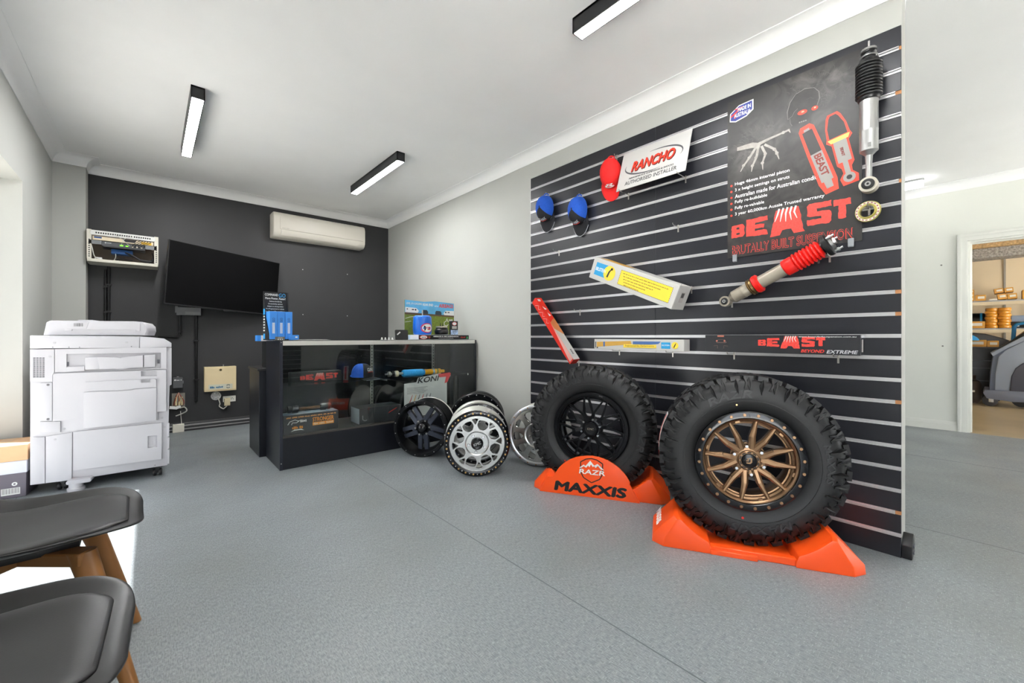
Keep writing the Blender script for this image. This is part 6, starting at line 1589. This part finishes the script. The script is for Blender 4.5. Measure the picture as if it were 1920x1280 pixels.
MB().lathe([(.02, .36), (.02, .40), (.01, .405), (0, .405)], 14, AX_Z).build('valve', steel, t); MB().lathe([(.06, .36), (.062, .42), (.058, .42), (.056, .36)], 20, AX_Z, .4, 5.6).build('collar', mat('brown gas bottle', 0), t)
MB().box(-.1215, -.1205, -.05, .0, .17, .2).build('label', lab, t)
# floor scrubber
GX = 9.15
def gp_(*pts): return [(c.y, c.z) for c in [onx(u, v, GX) for u, v in pts]]
p = onx(1890, 700, GX)
t = thing('floor_scrubber', 'slate blue ride-on floor scrubber with black castor', 'cleaning machine', (GX, p.y, 0), PI)
def gl(*pts): return [(-(c.y - p.y), c.z) for c in [onx(u, v, GX) for u, v in pts]]
slate = mat('slate blue plastic', (98, 108, 130), .42, var=.05, vscale=5); slate2 = mat('light slate plastic', (136, 146, 164), .4); slate3 = mat('dark slate plastic', (66, 68, 82), .45)
MB().prism(gl((1855, 732), (1857, 700), (1861, 672), (1864, 662), (1884, 652), (1925, 633), (1985, 640), (1985, 742), (1920, 738)), -.55, 0).build('body', slate, t, bevel=.02, seg=3)
MB().prism(gl((1865, 732), (1866, 700), (1872, 668), (1886, 655), (1925, 637), (1985, 644), (1985, 740), (1920, 737)), -.5, .025).build('side_panel', slate2, t, bevel=.015, seg=3)
MB().prism(gl((1893, 734), (1896, 705), (1904, 690), (1918, 680), (1985, 676), (1985, 740)), -.45, .04).build('side_cover', slate3, t, bevel=.012, seg=3)
MB().prism(gl((1843, 736), (1846, 730), (1985, 737), (1985, 756), (1900, 753), (1850, 746)), -.58, .05).build('bumper', mat('grey blue bumper', (110, 116, 134), .45), t, bevel=.012)
MB().prism(gl((1858, 662), (1890, 645), (1935, 622), (1935, 632), (1890, 652), (1862, 668)), -.56, .02).build('top_edge', slate2, t, bevel=.006)
MB().prism(gl((1868, 655), (1895, 640), (1930, 616), (1985, 616), (1985, 630), (1935, 624)), -.5, -.06).build('black_hood', blackp, t, bevel=.008)
cb_ = gl((1856, 748))[0]; r = cb_[1] if cb_[1] > .05 else .075
w_ = MB().lathe([(0, -.025), (.06, -.025), (.078, -.015), (.078, .015), (.06, .025), (0, .025)], 24, T(.0, cb_[0], .0785)).build('castor_wheel', mat('dark castor rubber', (50, 50, 54), .5), t)
MB().box(-.03, .034, cb_[0] - .012, cb_[0] + .035, .06, .15).build('castor_fork', steel, t, bevel=.004)
for q in (.3, .62): MB().lathe([(0, -.04), (.1, -.04), (.1, .04), (0, .04)], 24, T(-.2, cb_[0] + q, .101)).build('drive_wheel', blackp, t)
p0 = gl((1901, 640), (1903, 612), (1908, 607), (1930, 603))
MB().tube([(-.2, a, b) for a, b in p0], .022, 10).build('blue_pipe_handle', mat('teal blue tube', (30, 110, 160), .4), t, smooth=70)
# marks on the pale wall beside the doorway
for u, v, s in ((1765, 497, 'upper'), (1767.5, 648.5, 'lower')):
    q = onx(u, v, X2)
    t = thing('screw_hole', 'small dark plugged screw hole, %s of two on cream wall' % s, 'screw hole', (X2, q.y, q.z), PI)
    MB().lathe([(.008, 0), (.008, .002), (0, .002)], 10).build('plug', mat('grey plug', (120, 118, 110), .6), t)
